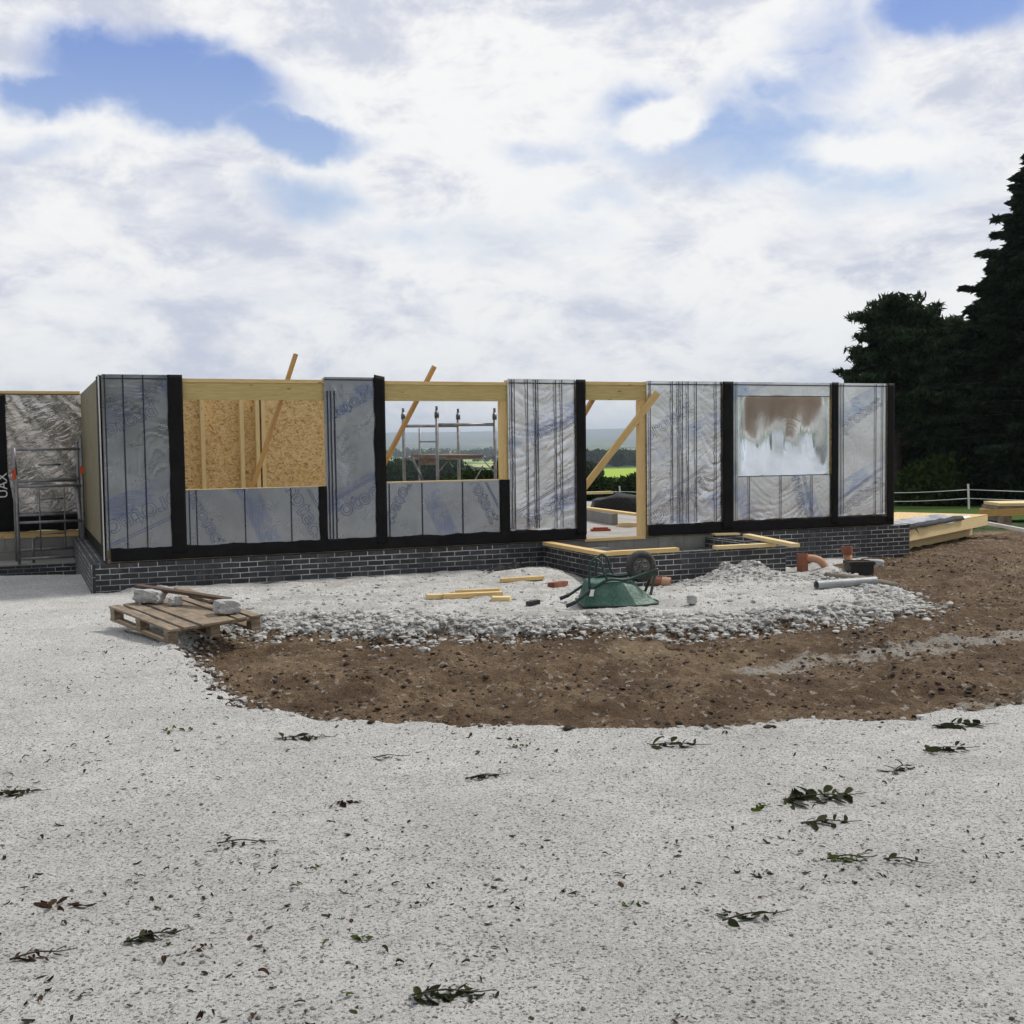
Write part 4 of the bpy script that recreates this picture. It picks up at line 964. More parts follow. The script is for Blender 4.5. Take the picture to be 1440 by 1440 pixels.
MB().tube([(.0, 0, -.05), (0, 0, .24)], .062, 18).build('pipe_stub', M_terral, vp); MB().pipe((-.015, 0, .215), (-.02, 0, .33), .085, .070).build('flared_socket', M_terra, vp)
o0 = np.array(on_g(929, 818, .06)); o1 = np.array(on_g(950, 817, .05))
dp = empty('drain_pipe_end', tuple(o0)); tag(dp, 'brown drain pipe end poking out beside the porch brick behind the wheelbarrow', 'pipe')
MB().pipe((-.30, .1, .0), (.02, .0, .0), .06, .05).build('pipe_barrel', M_terra, dp); MB().pipe((.02, 0, 0), (.13, -.03, -.01), .068, .055).build('orange_socket', M_terral, dp)

# ------------------------------------------------------------------ scaffold towers
def tower(name, loc, rz, label, wdt, dep, hf, hb, rungs_f, rungs_b, deck=None, group=None, r=.024, spig=True, mat=M_galv):
    t_ = empty(name, loc, rz); tag(t_, label, 'scaffold', group)
    for yy, hh, rungs in ((0, hf, rungs_f), (dep, hb, rungs_b)):
        for k, xx in enumerate((0, wdt)):
            hk = hh[k]
            MB().tube([(xx, yy, 0), (xx, yy, hk)], r, 12).build('standard', mat, t_)
            if spig: MB().tube([(xx, yy, hk-.14), (xx, yy, hk-.04)], r*1.35, 12).tube([(xx, yy, hk-.04), (xx, yy, hk+.08)], r*.72, 10).build('spigot', M_galvd, t_)
        for zz in rungs: MB().tube([(r*.6, yy, zz), (wdt-r*.6, yy, zz)], r*.92, 12).build('rung', mat, t_)
    return t_
# left tower in front of the wing
lp = at_depth(27, 783, 18.15); rp = at_depth(119, 780, 18.6)
lz = -.139
lrz = math.atan2(rp[1]-lp[1], rp[0]-lp[0]); wdt = float(np.hypot(*(rp-lp)[:2]))
T1 = tower('scaffold_tower', (lp[0], lp[1], lz), lrz, 'grey metal scaffold tower frame in front of the recessed left wing', wdt, .55, (1.42, 2.02), (1.86, 1.95), (.08, .66, 1.24, 1.83), (.18, .75, 1.31), spig=False)
MB().tube([(.0, .02, 1.42), (-.02, .05, 1.86)], .026, 10).build('standard', M_galv, T1)
MB().tube([(.35, .27, .2), (.35, .27, 1.25)], .012, 8).build('ladder_stile', M_galv, T1)
MB().tube([(.73, .27, .2), (.73, .27, 1.25)], .012, 8).build('ladder_stile', M_galv, T1)
for zz in (.45, .80, 1.02): MB().tube([(.35, .27, zz), (.73, .27, zz)], .012, 8).build('ladder_rung', M_galv, T1)
MB().tube([(.36, .30, 1.58), (.70, .30, 1.58)], .016, 8).build('ladder_rung', M_galv, T1)
MB().tube([(.90, .04, 1.22), (1.0, .06, .10)], .038, 10).build('folded_brace', M_galv, T1)
MB().tube([(.72, .3, 1.55), (1.04, .25, 1.26)], .014, 8).build('diagonal_brace', M_galv, T1)
MB().tube([(.22, .1, .0), (.22, .1, .38), (.30, .2, .40)], .022, 8).build('stabiliser', M_galv, T1)
MB().box(-.06, -.005, -.032, -.026, 1.35, 1.52).build('red_label', M_red, T1); MB().box(wdt-.03, wdt+.025, -.034, -.028, 1.42, 1.55).build('red_label', M_red, T1)
# rear tower, seen through the second window
YT = 21.5
q = at_depth(616, 700, YT); q2 = at_depth(697, 700, YT+.3)
rz_ = math.atan2(q2[1]-q[1], q2[0]-q[0]); wdt = float(np.hypot(*(q2-q)[:2])); zf = .131
def hh(px, py, Y_): return at_depth(px, py, Y_)[2]-zf
T2 = tower('scaffold_tower', (q[0], q[1], zf), rz_, 'grey metal scaffold tower standing inside the house behind the second window opening', wdt, 1.5,
           (hh(616, 577, YT), hh(697, 579, YT)), (hh(566, 580, YT+1.5), hh(639, 580, YT+1.5)), (hh(650, 597, YT), hh(650, 644, YT), .5), (hh(600, 599, YT+1.5), hh(600, 644, YT+1.5), .5), r=.033)
inv = T2.matrix_basis.inverted()
for ch in T2.children: pass
rot = Matrix.Rotation(-rz_, 3, 'Z')
def loc2(px, py, Y_): return rot @ (Vector(at_depth(px, py, Y_))-Vector((q[0], q[1], zf)))
# shift rear frame sideways so it appears to the left, as in the photo
sh = loc2(566, 640, YT+1.5).x
for ch in T2.children:
    if ch.type == 'MESH' and min(v.co.y for v in ch.data.vertices) > 1.0: ch.location.x += sh
MB().tube([loc2(590, 602, YT+.9), loc2(590, 700, YT+.9)], .020, 10).build('ladder_stile', M_galv, T2)
MB().tube([loc2(590, 621, YT+.9), loc2(616, 621, YT+.05)], .016, 8).build('ladder_rung', M_galv, T2)
MB().hexa([loc2(578, 643, YT+.9), loc2(616, 645, YT+.0), loc2(680, 643, YT+.1), loc2(640, 641, YT+1.3)] + [loc2(578, 639, YT+.9), loc2(616, 640, YT+.0), loc2(680, 640, YT+.1), loc2(640, 638, YT+1.3)]).build('platform_board', M_scafb, T2)
MB().hexa([loc2(592, 654, YT+.7), loc2(616, 654, YT+.1), loc2(616, 654, YT+.13), loc2(592, 654, YT+.73), loc2(590, 645, YT+.7), loc2(616, 645, YT+.1), loc2(616, 645, YT+.13), loc2(590, 645, YT+.73)]).build('toe_board', M_scafb, T2)
MB().tube([loc2(579, 643, YT+.3), loc2(599, 684, YT-.2)], .024, 8).build('diagonal_brace', M_galvd, T2)
for a, b2 in (((632, 645), (616, 665)), ((678, 645), (695, 664)), ((679, 655), (660, 690)), ((629, 645), (637, 657))):
    MB().tube([loc2(*a, YT+.1), loc2(*b2, YT+.1)], .013, 8).build('diagonal_brace', M_galv, T2)
MB().tube([loc2(566, 645, YT+1.5), loc2(616, 640, YT+.1)], .02, 8).build('side_rail', M_galv, T2)
MB().tube([loc2(566, 599, YT+1.5), loc2(616, 599, YT+.1)], .02, 8).build('side_rail', M_galv, T2)

# ------------------------------------------------------------------ things seen through the doorway
bx = MB()
ba = at_depth(868, 722, 25.5)
def fnb(u, v):
    a = u*2*math.pi; rr = 1.0-.25*v*v; cx = math.copysign(abs(math.cos(a))**.5, math.cos(a)); sy_ = math.copysign(abs(math.sin(a))**.5, math.sin(a))
    h = .46*(v if v < .75 else .75+.25*(v-.75)/.25)*(1-.2*max(0, -cx)); k = 1 if v < .8 else (1-v)/.2*.9+.02
    return (cx*.62*rr*k+.03*mn.noise(Vector((u*9, v*3, 1))), sy_*.4*rr*k, h+.04*mn.noise(Vector((u*7, v*4, 6)))), (u, v)
bx.grid(fnb, 40, 14); bb = bx.build('black_sheet_bundle', M_sheet); bb.location = (ba[0], ba[1], .13); tag(bb, 'large black plastic wrapped bundle on the slab seen through the doorway', 'bundle')
rq = on_z(842, 742, .16)
ro = MB().box(-.17, .17, -.08, .08, 0, .035).box(-.13, .13, -.05, .05, .035, .06).build('red_crate', M_redd, bevel=.01); ro.location = (rq[0], rq[1]-.4, .135); ro.rotation_euler = (0, 0, .1); tag(ro, 'flat orange red plastic item on the floor inside the doorway', 'crate')
cv = MB().pipe((0, -.25, 0), (0, 0, 0), .09, .06).build('duct_collar', M_slab)
cq = hw((hl(835, 719, ry-.3)[0], ry, hl(835, 719, ry-.3)[2])); cv.location = cq; cv.rotation_euler = (0, 0, HYAW); tag(cv, 'round grey pipe collar in the rear block wall seen through the doorway', 'pipe')

# ------------------------------------------------------------------ stacked timber cassettes at the right
def cassette(loc, rz, L, W_, H_, label, membrane_=True, cat='timber panel', group='prefabricated timber panels stacked on the mud'):
    e = empty('roof_cassette', loc, rz); tag(e, label, cat, group)
    MB().box(0, L, 0, .05, 0, H_).build('edge_beam', M_woodl, e, bevel=.003); MB().box(0, L, W_-.05, W_, 0, H_).build('edge_beam', M_woodl, e)
    MB().box(L-.05, L, .052, W_-.052, 0, H_-.002).build('end_beam', M_wood, e); MB().box(0, .05, .052, W_-.052, 0, H_-.002).build('end_beam', M_wood, e)
    MB().box(.0, L, .0, W_, H_+.002, H_+.02, planar=True).build('board_top', M_osb, e)
    return e
fl = at_depth(1262, 745, 19.5); fr = at_depth(1388, 727, 23.5)
c_rz = math.atan2(fr[1]-fl[1], fr[0]-fl[0]); cL = float(np.hypot(*(fr-fl)[:2]))
base = gz(fl[0], fl[1])
zt_ = fr[2]
H1 = .20
k1 = cassette((fl[0], fl[1], zt_-.17), c_rz, cL+.05, 1.9, H1, 'topmost pale timber panel of the stack right of the house')
k2 = cassette((fl[0]-.1, fl[1]+.38, zt_-.17-H1-.022), c_rz, cL-.15, 1.7, H1-.002, 'lower shaded timber panel under the topmost one right of the house')
k3 = cassette((fl[0]-.1, fl[1]+.60, zt_-.17-2*H1-.044), c_rz, cL-.55, 1.5, H1-.004, 'bottom timber panel resting on bearers right of the house')
for k, off in enumerate((.35, 2.4)):
    bo = MB().box(off, off+.10, .45, 1.6, -.16, 0).build('timber_bearer', M_woodw); bo.location = (fl[0]-.1, fl[1]+.45, zt_-.17-2*H1-.046); bo.rotation_euler = (0, 0, c_rz)
    tag(bo, ['square timber bearer under the left end of the stacked timber panels', 'square timber bearer under the right end of the stacked timber panels'][k], 'timber bearer', 'bearers under the timber panels')
sh_ = MB(); 
def fsh(u, v): return (cL*.86*u-.1, .02+.85*v+.12*mn.noise(Vector((u*4, v, 2))), H1+.035+.03*abs(mn.noise(Vector((u*7, v*4, 1))))-(.05 if v == 0 else 0)), (u*3, v)
sh_.grid(fsh, 50, 12); so = sh_.build('foil_sheet', M_foilC, solid=.004); so.location = (fl[0], fl[1], zt_-.17); so.rotation_euler = (0, 0, c_rz); tag(so, 'silver foil membrane draped over the topmost timber panel', 'foil sheet')
sh2 = MB(); sh2.grid(lambda u, v: ((.35+cL*.62*u, -.04+.16*v+.05*mn.noise(Vector((u*5, v, 8))), H1+.075+.02*mn.noise(Vector((u*8, v*3, 4)))-(.06 if v == 0 else 0)), (u, v)), 40, 5)
so2 = sh2.build('black_membrane_strip', M_sheet, solid=.004); so2.location = (fl[0], fl[1], zt_-.17); so2.rotation_euler = (0, 0, c_rz); tag(so2, 'black membrane edge hanging along the front of the topmost timber panel', 'plastic sheet')
# black flap at the plinth end
fp = MB(); fp.grid(lambda u, v: ((brr-.15+.34*u, YF-.02+.10*v, ZB+.02-.16*u*u*(1-v)-.03*u), (u, v)), 10, 5); fp.build('damp_course_flap', M_black, house, solid=.004)
# beam and second stack at the frame edge
a_ = at_depth(1378, 722, 27); b_ = at_depth(1500, 716, 25)
plank('long_beam', (a_[0], a_[1], a_[2]), (b_[0], b_[1], b_[2]), .08, .16, M_woodo, 'long orange beam carried clear of the ground beyond the panel stack', 'beam')
for k_, f_ in enumerate((.3, .95)):
    pp_ = a_*(1-f_)+b_*f_; zg_ = gz(pp_[0], pp_[1]); o = MB().box(-.1, .1, -.15, .15, 0, pp_[2]-.082-zg_).build('timber_bearer', M_woodw); o.location = (pp_[0], pp_[1], zg_)
    tag(o, ['bearer under the near end of the long orange beam', 'bearer under the far right end of the long orange beam'][k_], 'timber bearer', 'bearers under the long beam')
a_ = at_depth(1389, 736, 24); b_ = at_depth(1500, 757, 20.5)
plank('white_batten', a_, b_, .06, .07, M_white, 'pale batten slanting towards the right edge below the dark gap', 'batten')
for k_, py0 in enumerate((717, 712, 707)):
    a_ = at_depth(1400+3*k_, py0, 29); o = empty('board_bundle', (a_[0], a_[1], a_[2]-.09), R(-4)); 
    MB().box(0, 2.6, 0, 1.2, 0, .075).build('board_stack', [M_wood, M_woodw, M_woodl][k_], o)
    tag(o, ['bottom board of the sheet stack at the right edge', 'middle board of the sheet stack at the right edge', 'top pale board of the sheet stack at the right edge'][k_], 'board', 'sheet boards stacked at the right edge')
a_ = at_depth(1400, 717, 29)
for k_ in range(2):
    o = MB().box(0, .15, .1, 1.1, 0, max(.05, a_[2]-.092-gz(a_[0], a_[1]))).build('timber_bearer', M_woodw); o.location = (a_[0]+.2+1.6*k_, a_[1], gz(a_[0], a_[1]))
    tag(o, ['left bearer under the sheet board stack', 'right bearer under the sheet board stack'][k_], 'timber bearer', 'bearers under the sheet boards')

# ------------------------------------------------------------------ field fence
fe = empty('paddock_fence', (0, 36, gz(0, 36))); tag(fe, 'white post and rope paddock fence across the grass', 'fence')
fpx = [(-13.5, 35.5), (-4.2, 37), (3.6, 38), (9.2, 36.6), (15.5, 36.2), (22, 36)]
pv = at_depth(1363, 700, 36.2); fpx[4] = (pv[0], pv[1]); pv = at_depth(873, 700, 38); fpx[2] = (pv[0], pv[1])
pv = at_depth(1160, 700, 36.8); fpx[3] = (pv[0], pv[1]); fpx[5] = (fpx[4][0]+7, 36)
fl_ = Vector((0, 36, fe.location.z)); tops = []
for x_, y_ in fpx:
    zz = gz(x_, y_); p = Vector((x_, y_, zz))-fl_
    MB().beam(p-Vector((0, 0, .1)), p+Vector((-.04, 0, .80)), .05, .05, (0, 1, 0)).build('post', M_white, fe); tops.append(p)
for hh_, nm in ((.62, 'rope'), (.34, 'rope')):
    tb = MB()
    for i in range(len(tops)-1):
        a, b2 = tops[i], tops[i+1]
        tb.tube([a.lerp(b2, k/8)+Vector((0, 0, hh_-.09*math.sin(math.pi*k/8))) for k in range(9)], .011, 5)
    tb.build(nm, M_white, fe)

# ------------------------------------------------------------------ vegetation
def foliage_mat(name, c1, c2, trans=.25):
    m = bpy.data.materials.new(name); m.use_nodes = True; t = NT(m.node_tree); t.n.clear()
    g = t.n.new('ShaderNodeNewGeometry'); c = t.mix(g.outputs['Random Per Island'], c1, c2)
    big_ = t.noise(coords(t), .8, 3); c = t.mix(t.math('MULTIPLY', t.ss(big_, .4, .65), .5), c, tuple(x*.55 for x in c1))
    d = t.n.new('ShaderNodeBsdfDiffuse'); t._in(d.inputs[0], c); tr = t.n.new('ShaderNodeBsdfTranslucent'); t._in(tr.inputs[0], c)
    mx = t.n.new('ShaderNodeMixShader'); mx.inputs[0].default_value = trans; t.link(d.outputs[0], mx.inputs[1]); t.link(tr.outputs[0], mx.inputs[2])
    o = t.n.new('ShaderNodeOutputMaterial'); t.link(mx.outputs[0], o.inputs[0]); return m
M_pine = foliage_mat('pine_needles', (.022, .040, .022), (.050, .078, .038), .25)
M_con = foliage_mat('dark_conifer_fronds', (.018, .032, .020), (.042, .064, .038), .2)
M_hedge = foliage_mat('hedge_leaves', (.020, .036, .012), (.045, .070, .022), .2)
M_bush = foliage_mat('bright_bush_leaves', (.026, .048, .012), (.055, .088, .022), .25)
M_wood_far = foliage_mat('woodland_leaves', (.018, .034, .012), (.035, .06, .02), .15)
M_bark = rough_mat('bark', (.030, .022, .016), (.065, .050, .038), 5, .95, .02)

def leaf_quads(P, size, N=None, flat=0.0, elong=1.8, dirs=None):
    """P (n,3) centres -> leaf quads of random orientation"""
    n = len(P); a = rng.normal(size=(n, 3)) if dirs is None else dirs+rng.normal(size=(n, 3))*.35
    a /= np.linalg.norm(a, axis=1, keepdims=True)
    b = rng.normal(size=(n, 3)); b[:, 2] *= (1-flat) if flat else 1
    b -= a*(a*b).sum(1, keepdims=True); b /= np.linalg.norm(b, axis=1, keepdims=True)+1e-9
    s = size*(.6+.8*rng.random((n, 1))); A_, B2 = a*s*elong/2, b*s/2
    V = np.stack([P-A_, P+B2*.9, P+A_, P-B2*.9], 1).reshape(-1, 3); return V, np.arange(n*4).reshape(-1, 4)
def limb(mb, p, d, L, r, segs=5, wob=.15, up=.0):
    pts = [Vector(p)]; d = Vector(d).normalized()
    for k in range(segs):
        d = (d+Vector((rnd.uniform(-wob, wob), rnd.uniform(-wob, wob), rnd.uniform(-wob, wob)+up))).normalized(); pts.append(pts[-1]+d*L/segs)
    mb.tube(pts, r, 7, False, r_end=r*.3); return pts
def broad_tree(name, loc, height, spread, label, mat, trunk_h=.3, nl=14, leaf=.22, dens=260, clump=1.0, group=None, cat='tree', flatc=.6, parentless=True, lean=0, elong=1.8):
    e = empty(name, loc); tag(e, label, cat, group); tb = MB(); H = height; cl = []
    tp_ = [Vector((0, 0, -.3)), Vector((lean*.3, .1, H*trunk_h)), Vector((lean*.6, -.1, H*.65)), Vector((lean, 0, H*.92))]; tb.tube(tp_, H*.03, 9, False, r_end=H*.006)
    for k in range(nl):
        f = trunk_h+(.95-trunk_h)*(k/(nl-1)); az = k*2.4+rnd.uniform(-.4, .4); L = spread*(1.0-.65*max(0, f-.45)/.5)*rnd.uniform(.75, 1.1)
        p = Vector((lean*f, 0, H*f)); pts = limb(tb, p, (math.cos(az), math.sin(az), .25+.5*f), L, H*.011, 6, .12, .06)
        for q_ in pts[3:]:
            cl.append((q_, clump*rnd.uniform(.7, 1.2)))
            for _ in range(2):
                off = Vector((rnd.gauss(0, 1), rnd.gauss(0, 1), rnd.gauss(0, .6)))*clump*.9; cl.append((q_+off, clump*rnd.uniform(.5, .9)))
                if rnd.random() < .4: tb.tube([q_, q_+off], .02, 5, False, r_end=.008)
    tb.build('trunk', M_bark, e)
    P = []
    for c, s_ in cl:
        n = int(dens*s_*s_); g = rng.normal(size=(n, 3)); g /= np.linalg.norm(g, axis=1, keepdims=True); g *= (rng.random((n, 1))**.45)*s_; g[:, 2] *= flatc
        P.append(g+np.array(c))
    V, Fc = leaf_quads(np.concatenate(P), leaf, elong=elong); bigmesh('crown', V, Fc, mat, e); return e
def conifer(name, loc, height, spread, label, group=None, nb=150, seed=0, mat=None, bare=.06):
    e = empty(name, loc); tag(e, label, 'tree', group); tb = MB(); tb.tube([(0, 0, -.3), (0, 0, height*.5), (0, 0, height*.98)], height*.022, 10, False, r_end=.03)
    P = []; Dd = []
    for k in range(nb):
        f = bare+(1-bare)*(k/nb)**.9; az = k*2.39996+rnd.uniform(-.3, .3)
        L = spread*((1-f)**.8)*rnd.uniform(.58, 1.2)+.25; z0 = height*f
        dv = Vector((math.cos(az), math.sin(az), .12)); n = 7; pts = []
        for i in range(n+1):
            t_ = i/n; pts.append(Vector((dv.x*L*t_, dv.y*L*t_, z0+L*(.20*t_-.42*t_*t_+.22*t_**3)+rnd.uniform(-.04, .04))))
        tb.tube(pts, .035*(1-f)+.012, 5, False, r_end=.006)
        m_ = int(110*L+50); t_ = rng.random(m_)**.7; i0 = np.clip((t_*n).astype(int), 0, n-1); pp = np.array([p_[:] for p_ in pts]); fr_ = (t_*n-i0)[:, None]
        base_ = pp[i0]*(1-fr_)+pp[i0+1]*fr_
        wdt_ = (.10+.42*(1-t_))*min(1.0, L*.6); side = np.array([-dv.y, dv.x, 0]); sgn_ = rng.uniform(-1, 1, m_)
        off = side*(sgn_*wdt_)[:, None]*1.3; off[:, 2] = -np.abs(sgn_)*wdt_*.35-rng.random(m_)*.10
        P.append(base_+off); dd = np.tile(np.array([dv.x, dv.y, -.25]), (m_, 1))+side*(sgn_[:, None])*.9; Dd.append(dd)
    tb.build('trunk', M_bark, e); P = np.concatenate(P); Dd = np.concatenate(Dd); Dd /= np.linalg.norm(Dd, axis=1, keepdims=True)
    V, Fc = leaf_quads(P, .16, elong=2.4, dirs=Dd); bigmesh('crown', V, Fc, mat or M_con, e); return e
TG = 'trees in the dark group at the right'
def tree_at(px, Y_): p = at_depth(px, 690, Y_); return (p[0], p[1], gz(p[0], p[1]))
broad_tree('pine_tree', tree_at(1262, 44), 7.6, 2.7, 'spreading dark pine with see-through crown, left of the tall conifer', M_pine, .30, 34, .095, 460, .50, TG, flatc=.38, elong=3.4)
conifer('conifer_tree', tree_at(1462, 42), 13.3, 5.2, 'tallest dark conifer at the right edge with layered branches', TG, 230)
conifer('conifer_tree', tree_at(1405, 45), 9.8, 3.6, 'shorter dark conifer just left of the tallest one', TG, 170)
broad_tree('pine_tree', tree_at(1335, 48), 7.6, 2.2, 'dark tree filling the gap between the spreading pine and the conifers', M_pine, .2, 20, .11, 420, .60, TG, flatc=.45, elong=3.2)
def bush(name, loc, sx_, sy_, h, mat, label, group=None, n=7000, leaf=.12, cat='shrub', stuff=None):
    """leafy mound of many lobes with stems"""
    e = empty(name, loc); tag(e, label, cat, group)
    tb = MB(); P = []
    K = max(5, int(sx_*3))
    for k in range(K):
        cx = (k+.5)/K*2-1; r_ = h*rnd.uniform(.30, .45); cy = rnd.uniform(-.4, .4)*sy_
        zc_ = h*(1-.25*abs(cx)**3)*rnd.uniform(.72, 1.05)-r_
        tb.tube([(cx*sx_*.8, cy*.5, -.2), (cx*sx_, cy, max(.1, zc_))], .03, 5, False, r_end=.01)
        for lo in range(3):
            m_ = n//(K*3); g = rng.normal(size=(m_, 3)); g /= np.linalg.norm(g, axis=1, keepdims=True); g *= rng.random((m_, 1))**.33
            c = np.array([cx*sx_, cy, zc_*(1-lo*.42)]); P.append(g*np.array([r_*1.25, sy_*.7+r_*.3, r_*1.15])+c)
    P = np.concatenate(P); P = P[P[:, 2] > -.1]
    V, Fc = leaf_quads(P, leaf); bigmesh('foliage', V, Fc, mat, e); tb.build('stems', M_bark, e); return e
bush('shrub', tree_at(1312, 41), .7, .7, 2.1, M_bush, 'lighter green bush at the foot of the dark trees', n=3200, cat='shrub', leaf=.14)
for k, (px, Y_, w_, h_) in enumerate(((1235, 46, 2.2, 2.9), (1330, 47, 2.6, 3.8), (1425, 43, 2.4, 3.6), (1520, 41, 2.6, 3.2), (1180, 52, 2.2, 2.6))):
    bush('undergrowth', tree_at(px, Y_), w_, 1.2, h_, M_con, ['dark undergrowth just right of the house end under the pine', 'dark undergrowth behind the lighter green bush', 'dark undergrowth behind the white fence post', 'dark undergrowth under the tallest conifer at the frame edge', 'dark undergrowth hidden mostly behind the foil wall'][k], 'undergrowth below the trees', 14000, .2)
# hedge row seen through the openings
for k, (px, Y_, w_, h_) in enumerate(((562, 60, 2.6, .95), (612, 58, 2.0, 1.1), (668, 50, 1.5, 1.8), (715, 50, 1.7, 2.0), (770, 52, 2.6, 1.8), (835, 54, 2.1, 1.2), (893, 54, 2.0, 1.45), (950, 54, 2.2, 1.6), (1010, 54, 2.3, 1.7), (1075, 54, 2.2, 1.7))):
    bush('hedge_bush', tree_at(px, Y_), w_, 1.1, h_, M_hedge, ['low hedge bush at the left of the second window opening', 'hedge bush behind the left scaffold posts', 'tall dark hedge bush behind the right scaffold posts', 'tall hedge bush at the right edge of the second window opening',
         'hedge bush behind the wrinkled foil panel', 'hedge bush at the left of the doorway view', 'higher hedge bush at the right of the doorway view', 'hedge bush behind the panel right of the doorway', 'hedge bush behind the foil wall middle right', 'hedge bush behind the sagging window membrane'][k], 'hedge bushes along the far side of the paddock', 12000, .13, 'hedge')
# mid distance round tree and field trees
def far_tree(px, Y_, h_, sp_, label, g=None):
    p = at_depth(px, 660, Y_); r_ = math.hypot(p[0], p[1]); zz = float(far_profile(np.array([r_]), np.array([math.atan2(p[0], p[1])]))[0])
    e = empty('field_tree', (p[0], p[1], zz)); tag(e, label, 'tree', g)
    MB().tube([(0, 0, -1), (0, 0, h_*.55)], h_*.035, 7, False, r_end=h_*.02).build('trunk', M_bark, e)
    P = []
    for k in range(26):
        a = rng.normal(size=3); a /= np.linalg.norm(a); c = a*np.array([sp_*.6, sp_*.6, h_*.28])+np.array([0, 0, h_*.56]); g_ = rng.normal(size=(170, 3)); g_ /= np.linalg.norm(g_, axis=1, keepdims=True); P.append(g_*rng.random((170, 1))**.4*sp_*.42+c)
    V, Fc = leaf_quads(np.concatenate(P), sp_*.12); bigmesh('crown', V, Fc, M_wood_far, e); return e
FT = 'trees standing in the far fields'
far_tree(869, 690, 9.0, 5.2, 'round dome shaped tree in the fields seen through the doorway', FT)
far_tree(897, 700, 5.5, 3.5, 'small tree right of the dome shaped tree', FT)
far_tree(826, 240, 4.6, 3.6, 'small tree at the left edge of the doorway view', FT)
far_tree(548, 220, 4.5, 4.0, 'small tree at the left edge of the second window view', FT)
far_tree(640, 620, 6.0, 5.5, 'tree between the scaffold posts beyond the hedge', FT)
# woods: ragged tree belts on the slopes, each belt reads as one mass
def belt(px0, px1, Y0, Y1, n, h_, label):
    P = []
    for k in range(n):
        f = rnd.random(); p = at_depth(px0+(px1-px0)*f, 660, Y0+(Y1-Y0)*f+rnd.uniform(-1, 1)*(abs(Y0)*.05)); r_ = math.hypot(p[0], p[1])
        zz = float(far_profile(np.array([r_]), np.array([math.atan2(p[0], p[1])]))[0]); hk = h_*rnd.uniform(.6, 1.1)
        g_ = rng.normal(size=(70, 3)); g_ /= np.linalg.norm(g_, axis=1, keepdims=True); P.append(g_*rng.random((70, 1))**.33*np.array([hk*.5, hk*.5, hk*.55])+np.array([p[0], p[1], zz+hk*.45]))
    V, Fc = leaf_quads(np.concatenate(P), h_*.17, elong=1.4); o = bigmesh('woodland', V, Fc, M_wood_far); return tag(o, label, 'woodland', kind='stuff')
belt(800, 1010, 900, 840, 150, 12, 'dark belt of woodland across the middle fields seen through the doorway')
belt(520, 650, 330, 300, 130, 6, 'wooded slope below the pale fields at the left of the second window')
belt(540, 730, 1300, 1300, 60, 7, 'thin line of trees along the pale fields behind the scaffold')
belt(800, 920, 1500, 1500, 90, 12, 'far wooded ridge above the fields in the doorway')
belt(520, 760, 1900, 2000, 120, 14, 'far tree line below the hazy hills in the window')

# ------------------------------------------------------------------ rubble, litter and leaf sprigs
def scatter_stones(name, n, sampler, size, mat, label, sub=1, cat='stones'):
    V0, F0_ = ico(sub); nv = len(V0); pts = sampler(n); n = len(pts)
    s = size[0]+(size[1]-size[0])*rng.random(n)**4
    Vs = np.empty((n, nv, 3)); 
    for i in range(n):
        q = V0*(1+.75*(rng.random((nv, 1))-.5)); q = q*np.array([1, rng.uniform(.6, 1), rng.uniform(.35, .75)])
        a = rng.uniform(0, 6.28); c, s_ = math.cos(a), math.sin(a); q = q@np.array([[c, -s_, 0], [s_, c, 0], [0, 0, 1]]); Vs[i] = q*s[i]+pts[i]+np.array([0, 0, s[i]*.15])
    Fc = (F0_[None]+(np.arange(n)*nv)[:, None, None]).reshape(-1, 3)
    return tag(bigmesh(name, Vs.reshape(-1, 3), Fc, mat), label, cat, kind='stuff')
def gpts(x, y):
    z_ = ground_parts(x, y)[0]; return np.stack([x, y, z_], 1)
def samp_bank(n):
    x = rng.uniform(-3.6, 6.2, n*8); y = rng.uniform(10.5, 16.5, n*8); g = ground_parts(x, y); p = g[4]; k = (np.exp(-((p+.08)/.27)**2) > rng.random(n*8)); x, y = x[k][:n], y[k][:n]; return gpts(x, y)
def samp_plat(n):
    x = rng.uniform(-3.6, 6.2, n*4); y = rng.uniform(11, 17, n*4); p = ground_parts(x, y)[4]; k = (p > .1); x, y = x[k][:n], y[k][:n]; return gpts(x, y)
def samp_mud(n):
    y = 7+13*rng.random(n*4)**1.4; x = rng.uniform(-3.8, 9, n*4); m_ = ground_parts(x, y)[1]; cl_ = vnoise(x*1.5, y*1.5)+.35; k = (m_ > .5) & (cl_ > rng.random(n*4)*.8); x, y = x[k][:n], y[k][:n]; return gpts(x, y)
def samp_edge(n):
    x = rng.uniform(-3.8, 5.5, n*12); y = rng.uniform(6, 12, n*12); g = ground_parts(x, y); m_ = g[3]; k = (np.exp(-((m_+.0)/.13)**2) > rng.random(n*12)) & (g[2] < .2); x, y = x[k][:n], y[k][:n]; return gpts(x, y)
def samp_grav(n):
    r_ = 2.3+12*rng.random(n*3)**1.2; a = rng.uniform(R(-29), R(29), n*3); x, y = r_*np.sin(a), r_*np.cos(a); m_ = ground_parts(x, y)[1]; k = m_ < .3; x, y = x[k][:n], y[k][:n]; return gpts(x, y)
def samp_pile(n):
    x = PILE[0]+rng.normal(size=n)*.6; y = PILE[1]+rng.normal(size=n)*.35; return gpts(x, y)
def stone_mat(name, c1, c2):
    m, t, b = new_mat(name); g = t.n.new('ShaderNodeNewGeometry'); c = t.mix(g.outputs['Random Per Island'], c1, c2)
    c = t.mix(t.math('MULTIPLY', t.noise(coords(t), 30, 4, .7), .5), c, c1); t._in(b.inputs['Base Color'], c); b.inputs['Roughness'].default_value = .95; return m
